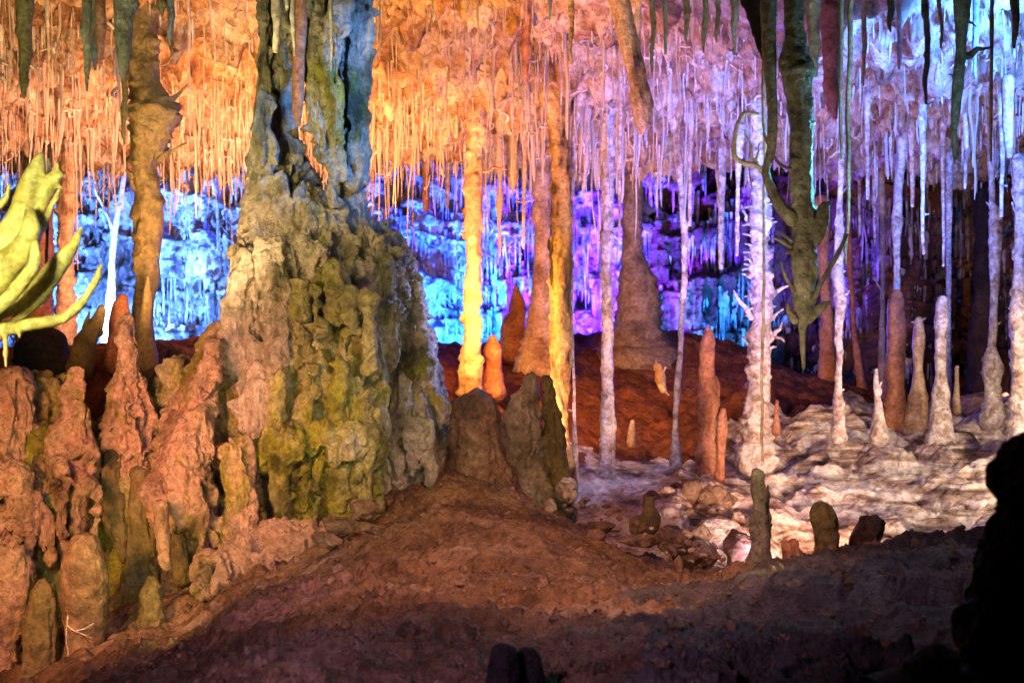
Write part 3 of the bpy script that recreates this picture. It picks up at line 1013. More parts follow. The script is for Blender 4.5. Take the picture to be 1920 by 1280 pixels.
# ------------------------------------------------------------------ left bank
def fused_thing(name, parts, mat, label, cat, disp, voxel=.0115, group=None, top=False):
    V, Q = fuse(parts, voxel, disp, 1, 1)
    return thing_mesh(name, V, Q, mat, label, cat, group, top)


SMALLD = flow_disp(.02, .016, .028, .009, 300)
bankp = [tube([(-100, 735, 160), (-100, 870, 290), (-60, 1000, 340), (-60, 1150, 380), (-60, 1320, 400)], 6.25, 24),
         tube([(88, 745, 80), (90, 830, 160), (100, 900, 200), (90, 1050, 220), (90, 1200, 240), (90, 1330, 260)], 6.22, 24),
         tube([(262, 750, 90), (262, 850, 190), (280, 900, 230), (280, 1000, 200), (260, 1130, 200), (240, 1300, 220)], 6.32, 24),
         tube([(335, 715, 80), (330, 800, 160), (330, 900, 160)], 6.38, 20)]
bankp += ropes(60, [(700, -60, 380), (900, -60, 380), (1250, -60, 330)], 6.3, .35, 21, (22, 44), (60, 170), (-.95, .95), (800, 1150))
fused_thing('flowstone_bank', bankp, M['moss'], 'mossy green-brown flowstone bank rising behind the left-hand pillars', 'flowstone', flow_disp(.05, .03, .06, .014, 310), .014)

S1 = [tube([(241, 600, 24), (240, 650, 34), (240, 700, 46), (234, 740, 84), (236, 790, 108), (240, 840, 92), (244, 900, 74), (250, 960, 40)], 6.1, 24)]
S1 += ropes(14, [(720, 195, 280), (800, 182, 292), (900, 205, 288)], 6.1, .95, 8, (14, 26), (30, 80), (-.9, .9), (715, 860))
fused_thing('stalagmite', S1, M['bank'], 'tall bulging pink stalagmite with a narrow ringed neck, just left of the giant column', 'stalagmite', SMALLD)
S2 = [tube([(142, 700, 34), (142, 735, 52), (140, 780, 60), (132, 830, 92), (138, 880, 92), (140, 940, 86), (146, 1000, 84), (150, 1040, 60)], 6.0, 24),
      blob(115, 860, 5.88, 26, 20, 20), blob(160, 850, 5.85, 28, 22, 20), blob(150, 905, 5.83, 38, 20, 26), blob(115, 905, 5.85, 24, 18, 20),
      tube([(118, 920, 24, -.1), (115, 970, 14, -.12), (118, 1010, 12, -.1)], 5.95, 10), tube([(145, 925, 24, -.15), (142, 980, 16, -.15), (145, 1020, 14, -.1)], 5.95, 10), tube([(178, 920, 24, -.1), (186, 960, 14, -.1), (176, 1005, 12, -.1)], 5.95, 10)]
fused_thing('stalagmite', S2, M['bank'], 'lumpy peach stalagmite in stacked tiers, second from the left edge', 'stalagmite', SMALLD)
S0 = [tube([(26, 720, 70), (24, 750, 84), (20, 790, 96), (18, 840, 90)], 6.0, 20),
      tube([(30, 850, 110), (36, 920, 150), (40, 990, 150), (40, 1030, 100)], 6.05, 24),
      blob(50, 960, 5.85, 50, 40, 30), blob(10, 900, 5.85, 50, 40, 30), blob(-10, 990, 5.85, 30, 40, 30)]
for cx, l in ((5, 60), (30, 40), (55, 90), (80, 50), (92, 75)):
    S0.append(tube([(cx, 970, 30, -.08), (cx + 2, 1000, 18, -.1), (cx, 985 + l, 9, -.1)], 5.95, 10))
fused_thing('stalagmite', S0, M['bank'], 'broad orange stalagmite with dripping lower rim cut by the left edge', 'stalagmite', SMALLD)

P1 = [tube([(160, 1025, 60), (158, 1060, 84), (160, 1110, 88), (160, 1190, 76), (158, 1240, 78), (150, 1330, 90)], 5.5, 26)]
V, Q = fuse(P1, .010, flow_disp(.012, .006, .004, .004, 330))
o = thing_mesh('stalagmite', V, Q, M['brownrock'], 'smooth brown pillar with branching white calcite veins at the lower left', 'stalagmite')
veins = [[(125, 1120), (128, 1150), (126, 1170), (140, 1182), (160, 1190), (172, 1196)], [(126, 1170), (124, 1195), (128, 1225), (132, 1260)], [(140, 1182), (158, 1178), (175, 1168)], [(130, 1250), (150, 1253), (165, 1249)], [(160, 1190), (168, 1200), (176, 1202)], [(125, 1120), (122, 1100)]]
vp = []
for k, v in enumerate(veins):
    rows = []
    for p in v:
        u = (p[0] - 160) / 43.0
        rows.append((p[0], p[1], 2.6, -(1 - min(u * u, .9)) ** .5 * 45 * 5.5 / F - .006))
    vp.append(tube(rows, 5.5, 6))
V, Q = merge(vp)
part_mesh('calcite_vein', V, Q, M['white'], o, 'thin white branching veins')
P2 = [tube([(85, 1105, 40), (80, 1140, 60), (76, 1200, 62), (70, 1330, 70)], 5.55, 20)]
fused_thing('stalagmite', P2, M['olive'], 'dark purplish pillar left of the white-veined pillar at the bottom left', 'stalagmite', flow_disp(.012, .01, .008, .006, 340))
P3 = [tube([(10, 1060, 90), (20, 1110, 80), (14, 1160, 70), (0, 1240, 60), (0, 1330, 90)], 5.7, 20), blob(72, 1165, 5.6, 20, 26, 20)]
fused_thing('stalagmite', P3, M['bank'], 'rounded ochre boss in the bottom left corner of the cave', 'stalagmite', SMALLD)
P4 = [tube([(286, 1090, 30), (284, 1115, 50), (284, 1160, 54), (280, 1220, 60)], 5.6, 20)]
fused_thing('stalagmite', P4, M['olive'], 'short rounded moss-green stalagmite in the hollow under the pink skirt', 'stalagmite', flow_disp(.01, .005, .004, .006, 350))
P5 = [tube([(302, 950, 30), (306, 1000, 28), (310, 1050, 26), (312, 1062, 18)], 5.7, 16)]
fused_thing('stalactite', P5, M['bank'], 'stubby tan stalactite hanging from the pink skirt beside a dark hollow', 'stalactite', flow_disp(.008, .005, .004, .004, 355), top=True)
P6 = [tube([(335, 985, 20), (335, 1020, 30), (340, 1080, 40)], 5.95, 16)]
fused_thing('stalagmite', P6, M['olive'], 'purple-lit pillar standing in the dark hollow under the pink skirt', 'stalagmite', flow_disp(.008, .005, .004, .004, 356))
P7 = [tube([(215, 860, 40), (210, 940, 50), (222, 1000, 44), (232, 1045, 24)], 6.05, 16)]
fused_thing('stalactite', P7, M['olive'], 'yellow-green drapery hanging below the bulging pink stalagmite', 'drapery', flow_disp(.014, .012, .008, .004, 357), top=True)
P8 = [tube([(262, 890, 40), (262, 940, 44), (266, 1010, 50), (262, 1100, 70), (240, 1160, 90)], 6.05, 16)]
fused_thing('column', P8, M['olive'], 'slate purple pillar in shade under the bulging pink stalagmite', 'column', flow_disp(.014, .012, .01, .004, 358))


def solo(name, pts, Y, mat, label, cat, group=None, top=False, twigs=(), **kw):
    seed = abs(hash((pts[0][0], pts[0][1]))) % 997 if False else int(pts[0][0] * 7 + pts[0][1]) % 997
    if cat in ('column', 'stalagmite'):
        p = pts[-1]
        pts = list(pts[:-1]) + [(p[0], p[1], p[2] * (1.7 if p[2] < 40 else 1.0), *p[3:])]
    kw['amp'] = kw.get('amp', .12) * 1.3
    kw['knob'] = kw.get('knob', 0) + .12
    parts = [spire(pts, Y, seed=seed, **kw)]
    for k, t in enumerate(twigs):
        (ax, ay), (bx, by), w = t[:3]
        dy = t[3] if len(t) > 3 else 0.0
        parts.append(twig(W(ax, ay, Y), W(bx, by, Y + dy), w * .5 * Y / F, 1.6 * Y / F, .25, 8, seed + k))
    V, Q = merge(parts)
    return thing_mesh(name, V, Q, M[mat], label, cat, group, top)


def randtwigs(cx, y0, y1, n, w, ln, seed):
    r = random.Random(seed)
    out = []
    for _ in range(n):
        y = r.uniform(y0, y1)
        s = r.choice((-1, 1))
        out.append(((cx, y), (cx + s * (w / 2 + r.uniform(.4, 1) * ln), y + r.uniform(-1, .7) * ln), r.uniform(5, 9), r.uniform(-.1, .1)))
    return out


# left distance
solo('column', [(122, 150, 70), (128, 200, 46), (132, 260, 34), (130, 320, 30), (126, 400, 32), (124, 500, 30), (122, 600, 40), (118, 680, 60)], 11, 'tan', 'bright orange-white column behind the yellow antler-shaped helictite', 'column', amp=.22, knob=.3, ring=.1,
     twigs=[((118, 215), (100, 175), 9), ((128, 215), (148, 180), 9), ((128, 290), (112, 262), 8)])
solo('column', [(80, 300, 44), (76, 380, 44), (74, 470, 48), (70, 560, 56), (66, 680, 80)], 12, 'rust', 'shadowy rust-brown column at the far left, behind the helictite', 'column', amp=.15)
solo('column', [(262, -120, 70), (266, 0, 52), (268, 90, 52), (274, 160, 56), (285, 215, 84), (276, 265, 60), (270, 310, 44), (277, 350, 42), (279, 420, 50), (276, 500, 42), (270, 580, 38), (266, 690, 50)], 7.9, 'olive', 'thick olive-brown column with side horns between the helictite and the giant column', 'column', amp=.2, knob=.25, flute=.15,
     twigs=[((305, 205), (352, 158), 18), ((300, 300), (350, 268), 12), ((318, 290), (320, 268), 6), ((250, 330), (236, 318), 14), ((300, 190), (320, 190), 12), ((258, 360), (240, 330), 14)])
solo('column', [(236, 300, 9), (228, 360, 10), (214, 440, 11), (209, 520, 12), (204, 640, 18)], 15.8, 'white', 'thin pale forked column glowing in front of the left blue wall', 'column', amp=.1, twigs=[((212, 450), (180, 330), 8)])
solo('stalagmite', [(230, 560, 20), (226, 580, 34), (224, 620, 40), (222, 680, 50)], 7.7, 'rust', 'dark round-topped stalagmite on the left ridge, left of the olive column', 'stalagmite', amp=.08)
solo('stalagmite', [(277, 520, 5), (276, 560, 18), (272, 610, 26), (272, 680, 30)], 7.6, 'olive', 'pointed dark stalagmite leaning against the base of the olive column', 'stalagmite', amp=.08)
solo('stalagmite', [(190, 578, 14), (182, 606, 28), (160, 640, 40), (150, 690, 50)], 7.4, 'olive', 'blunt stubby stalagmite with a leaning side lobe on the left ridge', 'stalagmite', amp=.14, knob=.2,
     twigs=[((160, 640), (168, 585), 22)])
solo('stalagmite', [(72, 616, 40), (76, 634, 84), (80, 660, 96), (84, 700, 100)], 7.5, 'dark', 'squat purple-black boss under the lowest helictite finger', 'stalagmite', amp=.1)
solo('soda_straw', [(88, 300, 7), (88, 400, 6), (88, 566, 6)], 4.2, 'greygreen', 'thin grey straw hanging in front of the yellow helictite', 'soda straw', top=True, amp=.05)

# ------------------------------------------------------------------ helictite antlers
hel = empty('helictite', W(-60, 620, 4.0), 'big waxy yellow-green antler-shaped helictite reaching in from the left edge', 'helictite')


def horn(pts, name='branch', seed=0, extra=(), Y=4.0):
    parts = [tube(pts, Y, 16)]
    for e in extra:
        parts.append(tube(e, Y, 10))
    V, Q = fuse(parts, .006, lambda P: .007 * fbm(P, (16, 16, 16), 3, 400 + seed) + .0018 * fbm(P, (60, 60, 60), 2, 410 + seed), 3)
    part_mesh(name, V, Q, M['helic'], hel)


horn([(-120, 560, 90, .1), (-60, 520, 100, .05), (0, 480, 84), (34, 430, 66), (52, 370, 50), (66, 320, 34), (78, 290, 12)], seed=1,
     extra=[[(40, 440, 40), (70, 390, 34), (92, 345, 34), (112, 330, 20)], [(95, 345, 20), (104, 325, 10), (110, 300, 4)], [(100, 345, 18), (118, 352, 5)], [(90, 340, 16), (98, 322, 5)]])
horn([(-60, 620, 60, -.05), (10, 500, 60, -.05), (40, 470, 48, -.06), (58, 430, 34, -.08), (56, 395, 18, -.08)], seed=2, extra=[[(30, 490, 30, -.05), (60, 460, 22, -.04), (85, 410, 16), (106, 368, 12), (114, 352, 6)]])
horn([(-60, 640, 60), (10, 602, 50), (60, 560, 44), (100, 510, 40), (135, 465, 26), (153, 425, 9)], seed=3)
horn([(-40, 600, 30, -.1), (10, 565, 30, -.12), (45, 525, 28, -.14), (66, 490, 24, -.14), (66, 458, 12, -.14)], seed=4)
horn([(-60, 625, 40, -.06), (0, 618, 24, -.08), (60, 608, 20, -.1), (120, 596, 19, -.1), (155, 565, 18, -.1), (178, 530, 16, -.1), (190, 497, 7, -.1)], seed=5, extra=[[(8, 612, 14, -.08), (11, 650, 9, -.08), (11, 690, 5, -.08)], [(35, 610, 12, -.1), (36, 632, 5, -.1)]])
horn([(-20, 400, 12), (12, 372, 10), (16, 345, 6)], seed=6, extra=[[(12, 365, 6), (22, 345, 3)]])
horn([(-20, 350, 5), (20, 328, 4), (60, 303, 3)], 'twig', seed=7)

# ------------------------------------------------------------------ middle columns
solo('column', [(892, 120, 110), (890, 165, 60), (893, 210, 40), (890, 300, 30), (888, 400, 32), (889, 480, 29), (887, 560, 33), (885, 650, 36), (883, 720, 40), (883, 800, 50)], 10.3, 'tan', 'glowing yellow column rising behind the round brown stump', 'column', amp=.24, flute=.12, seg=30, wob=.01, knob=.3, ring=.08,
     twigs=[((875, 440), (864, 436), 10), ((900, 320), (950, 318), 6), ((880, 180), (862, 160), 8)])
solo('column', [(1022, 170, 80), (1022, 215, 50), (1018, 250, 40), (1014, 310, 32), (1016, 400, 34), (1018, 500, 32), (1014, 580, 42), (1012, 640, 66), (1012, 700, 90)], 12.2, 'tan', 'pinkish tan column standing just behind the yellow and black column', 'column', amp=.16, ring=.12,
     twigs=[((1006, 420), (994, 405), 14), ((1010, 215), (985, 190), 8)])
solo('column', [(1040, 150, 70), (1046, 220, 40), (1050, 300, 36), (1052, 400, 36), (1051, 500, 38), (1051, 600, 38), (1051, 700, 34), (1052, 780, 24), (1054, 900, 30)], 9.6, 'ochre', 'amber column with a blackened right side in the middle of the cave', 'column', amp=.22, knob=.15, flute=.15)
solo('column', [(1090, 180, 22), (1080, 230, 14), (1074, 320, 7), (1072, 450, 6), (1073, 600, 6), (1076, 750, 6), (1080, 900, 8)], 9.7, 'white', 'very thin lavender column right beside the amber and black column', 'column', amp=.15, twigs=[((1074, 770), (1066, 768), 3), ((1074, 640), (1068, 636), 3)])
solo('column', [(1146, 90, 40), (1142, 200, 30), (1140, 240, 22), (1139, 300, 22), (1138, 420, 24), (1137, 440, 28), (1137, 480, 22), (1138, 600, 21), (1139, 700, 22), (1139, 770, 26), (1138, 860, 29), (1136, 900, 44)], 10.0, 'white', 'slim lavender-white column with a snowy foot left of the rust bell-footed column', 'column', amp=.14, knob=.1, ring=.08,
     twigs=[((1148, 440), (1162, 452), 6), ((1132, 210), (1126, 188), 7)])
solo('soda_straw', [(1163, 80, 8), (1162, 250, 7), (1161, 440, 5)], 9.4, 'white', 'long white straw hanging right of the slim lavender-white column', 'soda straw', top=True, amp=.06)
solo('column', [(1195, 150, 60), (1192, 240, 42), (1188, 330, 36), (1186, 420, 38), (1186, 475, 42), (1189, 500, 56), (1194, 530, 72), (1198, 570, 80), (1196, 600, 84), (1194, 630, 110), (1192, 670, 160)], 13.3, 'brownrock', 'tall rust-brown column with a wide bell-shaped foot on the rear crest', 'column', amp=.12, ring=.06, seg=30,
     twigs=[])
solo('stalactite', [(1150, -160, 60), (1160, -20, 46), (1170, 40, 38), (1184, 100, 34), (1198, 150, 34), (1205, 195, 40), (1206, 228, 28), (1205, 250, 8)], 7.5, 'ochre', 'large dark ochre tongue-shaped stalactite hanging at the top centre right', 'stalactite', top=True, amp=.1, flute=.1)
solo('column', [(1262, 130, 50), (1266, 190, 30), (1266, 240, 18), (1272, 300, 14), (1278, 370, 11), (1284, 440, 13), (1284, 500, 11), (1281, 560, 12), (1276, 640, 10), (1270, 720, 12), (1266, 800, 10), (1266, 870, 14)], 10.4, 'white', 'crooked slender white column leaning left towards its foot', 'column', amp=.14, knob=.15, wob=.008,
     twigs=[((1262, 200), (1250, 175), 7), ((1268, 190), (1280, 168), 7), ((1286, 455), (1292, 470), 5)])
solo('stalactite', [(1296, 190, 16), (1294, 300, 8), (1292, 422, 7)], 10.2, 'white', 'thin pinkish stalactite hanging beside the crooked slender column', 'stalactite', top=True, amp=.1)
solo('stalactite', [(1356, 200, 22), (1354, 330, 14), (1353, 400, 12), (1352, 502, 10)], 11.5, 'white', 'long violet-lit stalactite ending in mid-air over the dark rear wall', 'stalactite', top=True, amp=.1)
solo('stalactite', [(1386, 240, 20), (1384, 340, 9), (1381, 478, 6)], 9.6, 'white', 'ragged pale stalactite left of the thick thorny column', 'stalactite', top=True, amp=.25, knob=.3)
solo('column', [(1424, 150, 56), (1424, 250, 34), (1421, 340, 28), (1425, 400, 40), (1422, 450, 34), (1428, 520, 40), (1430, 580, 34), (1425, 640, 42), (1423, 720, 40), (1420, 800, 56), (1418, 860, 80)], 10.0, 'white', 'thick thorny white column bristling with side spikes above the flowstone', 'column', amp=.2, knob=.35, ring=.1, seg=30,
     twigs=[((1408, 595), (1376, 545), 12), ((1440, 560), (1478, 536), 14), ((1440, 600), (1468, 580), 10), ((1410, 560), (1404, 545), 10), ((1436, 640), (1466, 605), 14), ((1412, 660), (1392, 636), 8), ((1405, 420), (1390, 385), 8), ((1412, 400), (1402, 320), 7), ((1440, 620), (1470, 640), 10)] + randtwigs(1424, 380, 680, 22, 40, 12, 5))
solo('stalagmite', [(1327, 616, 10), (1327, 635, 24), (1325, 680, 28), (1325, 706, 30), (1330, 722, 38), (1326, 760, 40), (1324, 820, 32), (1324, 900, 30)], 9.9, 'rust', 'orange two-tier stalagmite left of the thick thorny column', 'stalagmite', amp=.12, ring=.05)
solo('stalagmite', [(1356, 770, 12), (1354, 800, 20), (1350, 860, 16), (1350, 930, 14)], 9.5, 'rust', 'small pinkish-brown spike right of the orange two-tier stalagmite', 'stalagmite', amp=.12)
solo('stalagmite', [(1186, 790, 8), (1184, 830, 12)], 10.6, 'tan', 'tiny pale stick stalagmite on the red clay right of the lavender-white column', 'stalagmite', amp=.1)
solo('coral_sprig', [(1236, 685, 8), (1238, 705, 20), (1244, 730, 14)], 11.4, 'tan', 'small branching pink coral-like sprig on the red clay slope', 'cave coral', amp=.2,
     twigs=[((1236, 710), (1226, 684), 8), ((1238, 708), (1248, 688), 8), ((1240, 715), (1254, 740), 7), ((1236, 700), (1230, 676), 6)])
solo('stalagmite', [(924, 636, 18), (924, 655, 34), (925, 690, 30), (920, 730, 34)], 10.6, 'rust', 'stubby rust stalagmite right of the yellow column foot', 'stalagmite', amp=.08)
solo('stalagmite', [(968, 540, 10), (970, 565, 26), (970, 590, 34), (962, 612, 46), (964, 660, 50)], 12.6, 'rust', 'peaked orange stalagmite left of the pinkish tan column', 'stalagmite', amp=.12)
solo('stalactite', [(962, 230, 20), (963, 300, 14), (962, 330, 18), (961, 358, 6)], 10.8, 'ochre', 'short bulb-ended amber stalactite between the yellow and pinkish tan columns', 'stalactite', top=True, amp=.12)
solo('stalactite', [(984, 200, 14), (983, 300, 9), (981, 465, 5)], 10.9, 'tan', 'long thin brown stalactite just left of the pinkish tan column', 'stalactite', top=True, amp=.1)
solo('stalactite', [(798, 240, 18), (798, 330, 15), (798, 392, 12)], 12.9, 'rust', 'straight rust-red stalactite against the blue wall right of the giant column', 'stalactite', top=True, amp=.1, ring=.08)
solo('stalactite', [(842, 270, 14), (840, 340, 11), (838, 390, 6)], 13.4, 'white', 'pale blue stalactite between the rust-red stalactite and the yellow column', 'stalactite', top=True, amp=.1)

# right middle distance
solo('column', [(1592, 60, 24), (1584, 200, 16), (1576, 340, 10), (1574, 430, 14), (1572, 500, 19), (1575, 560, 20), (1573, 620, 15), (1573, 700, 12), (1574, 820, 16)], 9.8, 'white', 'thin bright white column standing behind the twin foreground straws', 'column', amp=.18, knob=.2,
     twigs=[((1580, 556), (1592, 545), 8), ((1577, 515), (1584, 508), 5), ((1574, 735), (1582, 730), 4)])
solo('column', [(1694, 240, 26), (1690, 310, 14), (1684, 370, 15), (1682, 420, 19), (1682, 480, 11), (1681, 560, 8)], 11.1, 'white', 'thin lilac column meeting the tall reddish stalagmite', 'column', amp=.14)
solo('stalagmite', [(1681, 552, 20), (1680, 575, 32), (1680, 620, 36), (1678, 700, 36), (1676, 780, 46), (1674, 840, 60)], 10.9, 'rust', 'tall smooth reddish stalagmite, thickest of the right-hand row', 'stalagmite', amp=.08, ring=.06)
solo('stalagmite', [(1722, 600, 14), (1722, 640, 24), (1722, 690, 17), (1722, 740, 34), (1720, 770, 40), (1716, 820, 50)], 10.8, 'tan', 'tan bottle-shaped stalagmite with tiny horns in the right-hand row', 'stalagmite', amp=.14, ring=.05,
     twigs=[((1722, 605), (1710, 604), 5), ((1724, 605), (1735, 596), 5)])
solo('stalagmite', [(1766, 562, 18), (1765, 590, 24), (1763, 640, 20), (1763, 700, 20), (1764, 740, 34), (1764, 790, 42), (1764, 850, 70)], 10.4, 'white', 'cream candle-like stalagmite on a rounded flowstone base', 'stalagmite', amp=.12, ring=.07)
solo('column', [(1784, 150, 22), (1780, 250, 14), (1780, 400, 12), (1778, 560, 9), (1776, 760, 10)], 11.6, 'white', 'very slender lavender-grey column behind the cream candle-like stalagmite', 'column', amp=.1)
solo('column', [(1862, 150, 22), (1860, 250, 11), (1860, 370, 11), (1866, 395, 20), (1867, 420, 26), (1866, 480, 22), (1863, 560, 14), (1862, 612, 16), (1860, 645, 15), (1861, 690, 36), (1861, 735, 28), (1861, 790, 30)], 10.9, 'white', 'pink-white column with a swollen lower bulb near the right edge', 'column', amp=.14, knob=.12,
     twigs=[((1862, 395), (1850, 380), 6), ((1870, 392), (1880, 382), 5), ((1868, 608), (1876, 604), 5)])
solo('column', [(1912, 300, 26), (1912, 400, 20), (1912, 500, 20), (1910, 580, 28), (1911, 650, 26), (1912, 740, 32), (1916, 840, 60)], 9.8, 'white', 'spiky white column cut by the right edge', 'column', amp=.22, knob=.3,
     twigs=[((1905, 590), (1892, 578), 6), ((1905, 400), (1898, 380), 6), ((1908, 500), (1899, 470), 6)])
solo('stalagmite', [(1644, 694, 7), (1644, 720, 11), (1647, 760, 14), (1648, 820, 22)], 9.9, 'white', 'small needle-shaped cream stalagmite left of the reddish one', 'stalagmite', amp=.12, twigs=[((1648, 740), (1653, 716), 8)])
solo('stalagmite', [(1794, 688, 7), (1793, 720, 9), (1793, 770, 10)], 11.0, 'tan', 'tiny brown needle stalagmite right of the cream candle-like one', 'stalagmite', amp=.1)
solo('stalagmite', [(1457, 752, 6), (1456, 780, 9), (1456, 810, 10)], 9.9, 'rust', 'tiny pink stub on the flowstone right of the thorny column', 'stalagmite', amp=.1)
for k, (a, b, w, yy, lab) in enumerate((
        ((1730, 180), (1731, 475), 8, 9.2, 'long bright white straw with a side spur over the right-hand stalagmites'),
        ((1768, 200), (1770, 498), 6, 10.2, 'thin lilac straw just left of the very slender lavender-grey column'),
        ((1710, 180), (1710, 386), 9, 9.4, 'bright icicle-shaped stalactite above the bottle-shaped stalagmite'),
        ((1880, 180), (1878, 405), 8, 9.0, 'bright ragged white stalactite in front of the bulb-footed right column'),
        ((1812, 180), (1811, 352), 7, 9.5, 'short white stalactite with a split tip right of the slender lavender-grey column'),
        ((1627, 180), (1626, 372), 7, 9.4, 'thin white stalactite right of the twin foreground straws'),
        ((1612, 260), (1611, 440), 6, 13.0, 'faint blue stalactite in front of the deep blue patch of wall'),
        ((1640, 250), (1640, 460), 6, 12.4, 'faint mauve stalactite right of the deep blue patch of wall'))):
    solo('stalactite', [(a[0], a[1], w * 2.4), (a[0], (a[1] * 2 + b[1]) / 3, w * 1.3), (b[0], b[1], w * .7)], yy, 'white', lab, 'stalactite', top=True, amp=.15, knob=.1,
         twigs=[((b[0], (a[1] + 3 * b[1]) / 4), (b[0] + 10, (a[1] + 3 * b[1]) / 4), 4)] if k in (0, 3) else ())
solo('stalactite', [(1558, 20, 40), (1558, 130, 28), (1560, 180, 30), (1562, 205, 20), (1566, 222, 7)], 7.5, 'rust', 'hanging rust-brown carrot stalactite between the dark spurred one and the twin straws', 'stalactite', top=True, amp=.1)
solo('stalactite', [(1890, 150, 22), (1890, 230, 20), (1892, 292, 12)], 7.6, 'rust', 'short rust-brown stalactite high at the right edge', 'stalactite', top=True, amp=.1)
# rear columns against the brown wall
for a, w, l in ((1618, 20, 'dim brown'), (1835, 34, 'dim grey'), (1940, 40, 'shadowed')):
    pass
solo('column', [(1540, 380, 30), (1545, 500, 20), (1550, 600, 24), (1552, 760, 40)], 13.5, 'rust', 'dim brown column in the dark behind the thin bright white column', 'column', amp=.15)
solo('column', [(1650, 300, 18), (1656, 450, 10), (1655, 560, 8), (1654, 740, 10)], 12.8, 'tan', 'dim mauve rod-thin column left of the tall reddish stalagmite', 'column', amp=.12, twigs=[((1654, 570), (1641, 520), 5)])
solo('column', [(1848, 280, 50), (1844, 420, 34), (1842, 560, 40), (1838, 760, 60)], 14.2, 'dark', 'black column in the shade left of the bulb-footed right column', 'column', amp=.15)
solo('column', [(1590, 400, 10), (1600, 600, 9), (1618, 740, 12)], 13.2, 'rust', 'leaning dark rod behind the thin bright white column', 'column', amp=.12)

# ------------------------------------------------------------------ hanging foreground pieces, right
dk = empty('spurred_stalactite', W(1495, -60, 4.9), 'dark grey-green stalactite with leaf-like spurs and a needle tip hanging at the right', 'stalactite')
V, Q = spire([(1486, -260, 50), (1488, -60, 38), (1490, 60, 34), (1494, 130, 56), (1499, 200, 44), (1501, 300, 40), (1503, 400, 42), (1505, 470, 44), (1508, 540, 38), (1506, 590, 30), (1504, 620, 14), (1505, 660, 9), (1506, 690, 6)], 4.9, 30, .24, 26, seed=77, flute=.14, knob=.2)
part_mesh('shaft', V, Q, M['greygreen'], dk)
for k, (pts) in enumerate((
        [(1520, 470, 10), (1532, 440, 30), (1540, 410, 30), (1548, 385, 18), (1556, 380, 6)],
        [(1518, 600, 14), (1535, 580, 18), (1548, 570, 12), (1557, 564, 4)],
        [(1524, 566, 12), (1540, 530, 9), (1560, 495, 9), (1574, 470, 9), (1588, 440, 6)],
        [(1486, 410, 30), (1462, 385, 24), (1444, 350, 18), (1436, 320, 16), (1446, 280, 18), (1448, 200, 20), (1442, 100, 26), (1440, -60, 36)],
        [(1484, 318, 7), (1462, 308, 7), (1446, 285, 6), (1432, 250, 5)],
        [(1482, 462, 9), (1466, 452, 8), (1450, 446, 4)], [(1484, 452, 7), (1468, 440, 5), (1458, 434, 3)], [(1482, 470, 9), (1476, 474, 8), (1480, 466, 4)],
        [(1488, 545, 9), (1474, 520, 7), (1464, 490, 3)], [(1490, 600, 16), (1480, 585, 12), (1478, 570, 6)])):
    PR = catmull(pts_world(pts, 4.88), .008)
    V, Q, D, R = sweep(PR, 12, .6 if k in (0, 1) else 1)
    V = V + D * (R * .12 * fbm(V, (30, 30, 30), 3, 500 + k))[:, None]
    part_mesh('spur', V, Q, M['greygreen'], dk)
solo('stalactite', [(1410, -260, 110), (1418, -60, 76), (1430, 40, 46), (1442, 100, 30), (1446, 150, 18), (1448, 200, 10)], 5.1, 'dark', 'blackish rock pendant at the top, left of the dark spurred stalactite', 'stalactite', top=True, amp=.16)
solo('soda_straw', [(1432, 60, 9), (1432, 200, 7), (1434, 400, 6), (1431, 600, 6), (1428, 862, 5)], 5.2, 'straw', 'very long pale straw hanging in front of the thick thorny column', 'soda straw', top=True, amp=.04)
solo('soda_straw', [(1578, -80, 10), (1577, 100, 8), (1577, 298, 6)], 5.6, 'straw', 'shorter left one of the twin pale blue foreground straws', 'soda straw', top=True, amp=.06)
solo('soda_straw', [(1596, -80, 12), (1592, 120, 9), (1589, 300, 8), (1587, 494, 5)], 5.4, 'straw', 'longer right one of the twin pale blue foreground straws', 'soda straw', top=True, amp=.06)
solo('soda_straw', [(1859, -80, 9), (1859, 120, 7), (1857, 302, 5)], 6.0, 'straw', 'single pale green straw hanging at the upper right', 'soda straw', top=True, amp=.05)
solo('stalactite', [(1806, -120, 50), (1806, 0, 32), (1802, 60, 22), (1798, 120, 18), (1794, 180, 20), (1790, 250, 12), (1790, 300, 6)], 5.6, 'greygreen', 'dark olive stalactite with one arm pointing right at the upper right', 'stalactite', top=True, amp=.2,
     twigs=[((1800, 108), (1862, 88), 16), ((1800, 30), (1830, 50), 8), ((1796, 150), (1780, 140), 8)])
solo('helictite', [(1422, 214, 6), (1394, 214, 8), (1380, 250, 8), (1378, 292, 10), (1396, 306, 10), (1420, 312, 10), (1436, 330, 12)], 5.0, 'straw', 'looped white helictite curling left of the dark spurred stalactite', 'helictite', amp=.1,
     twigs=[((1420, 306), (1396, 244), 7), ((1418, 300), (1424, 270), 6)])
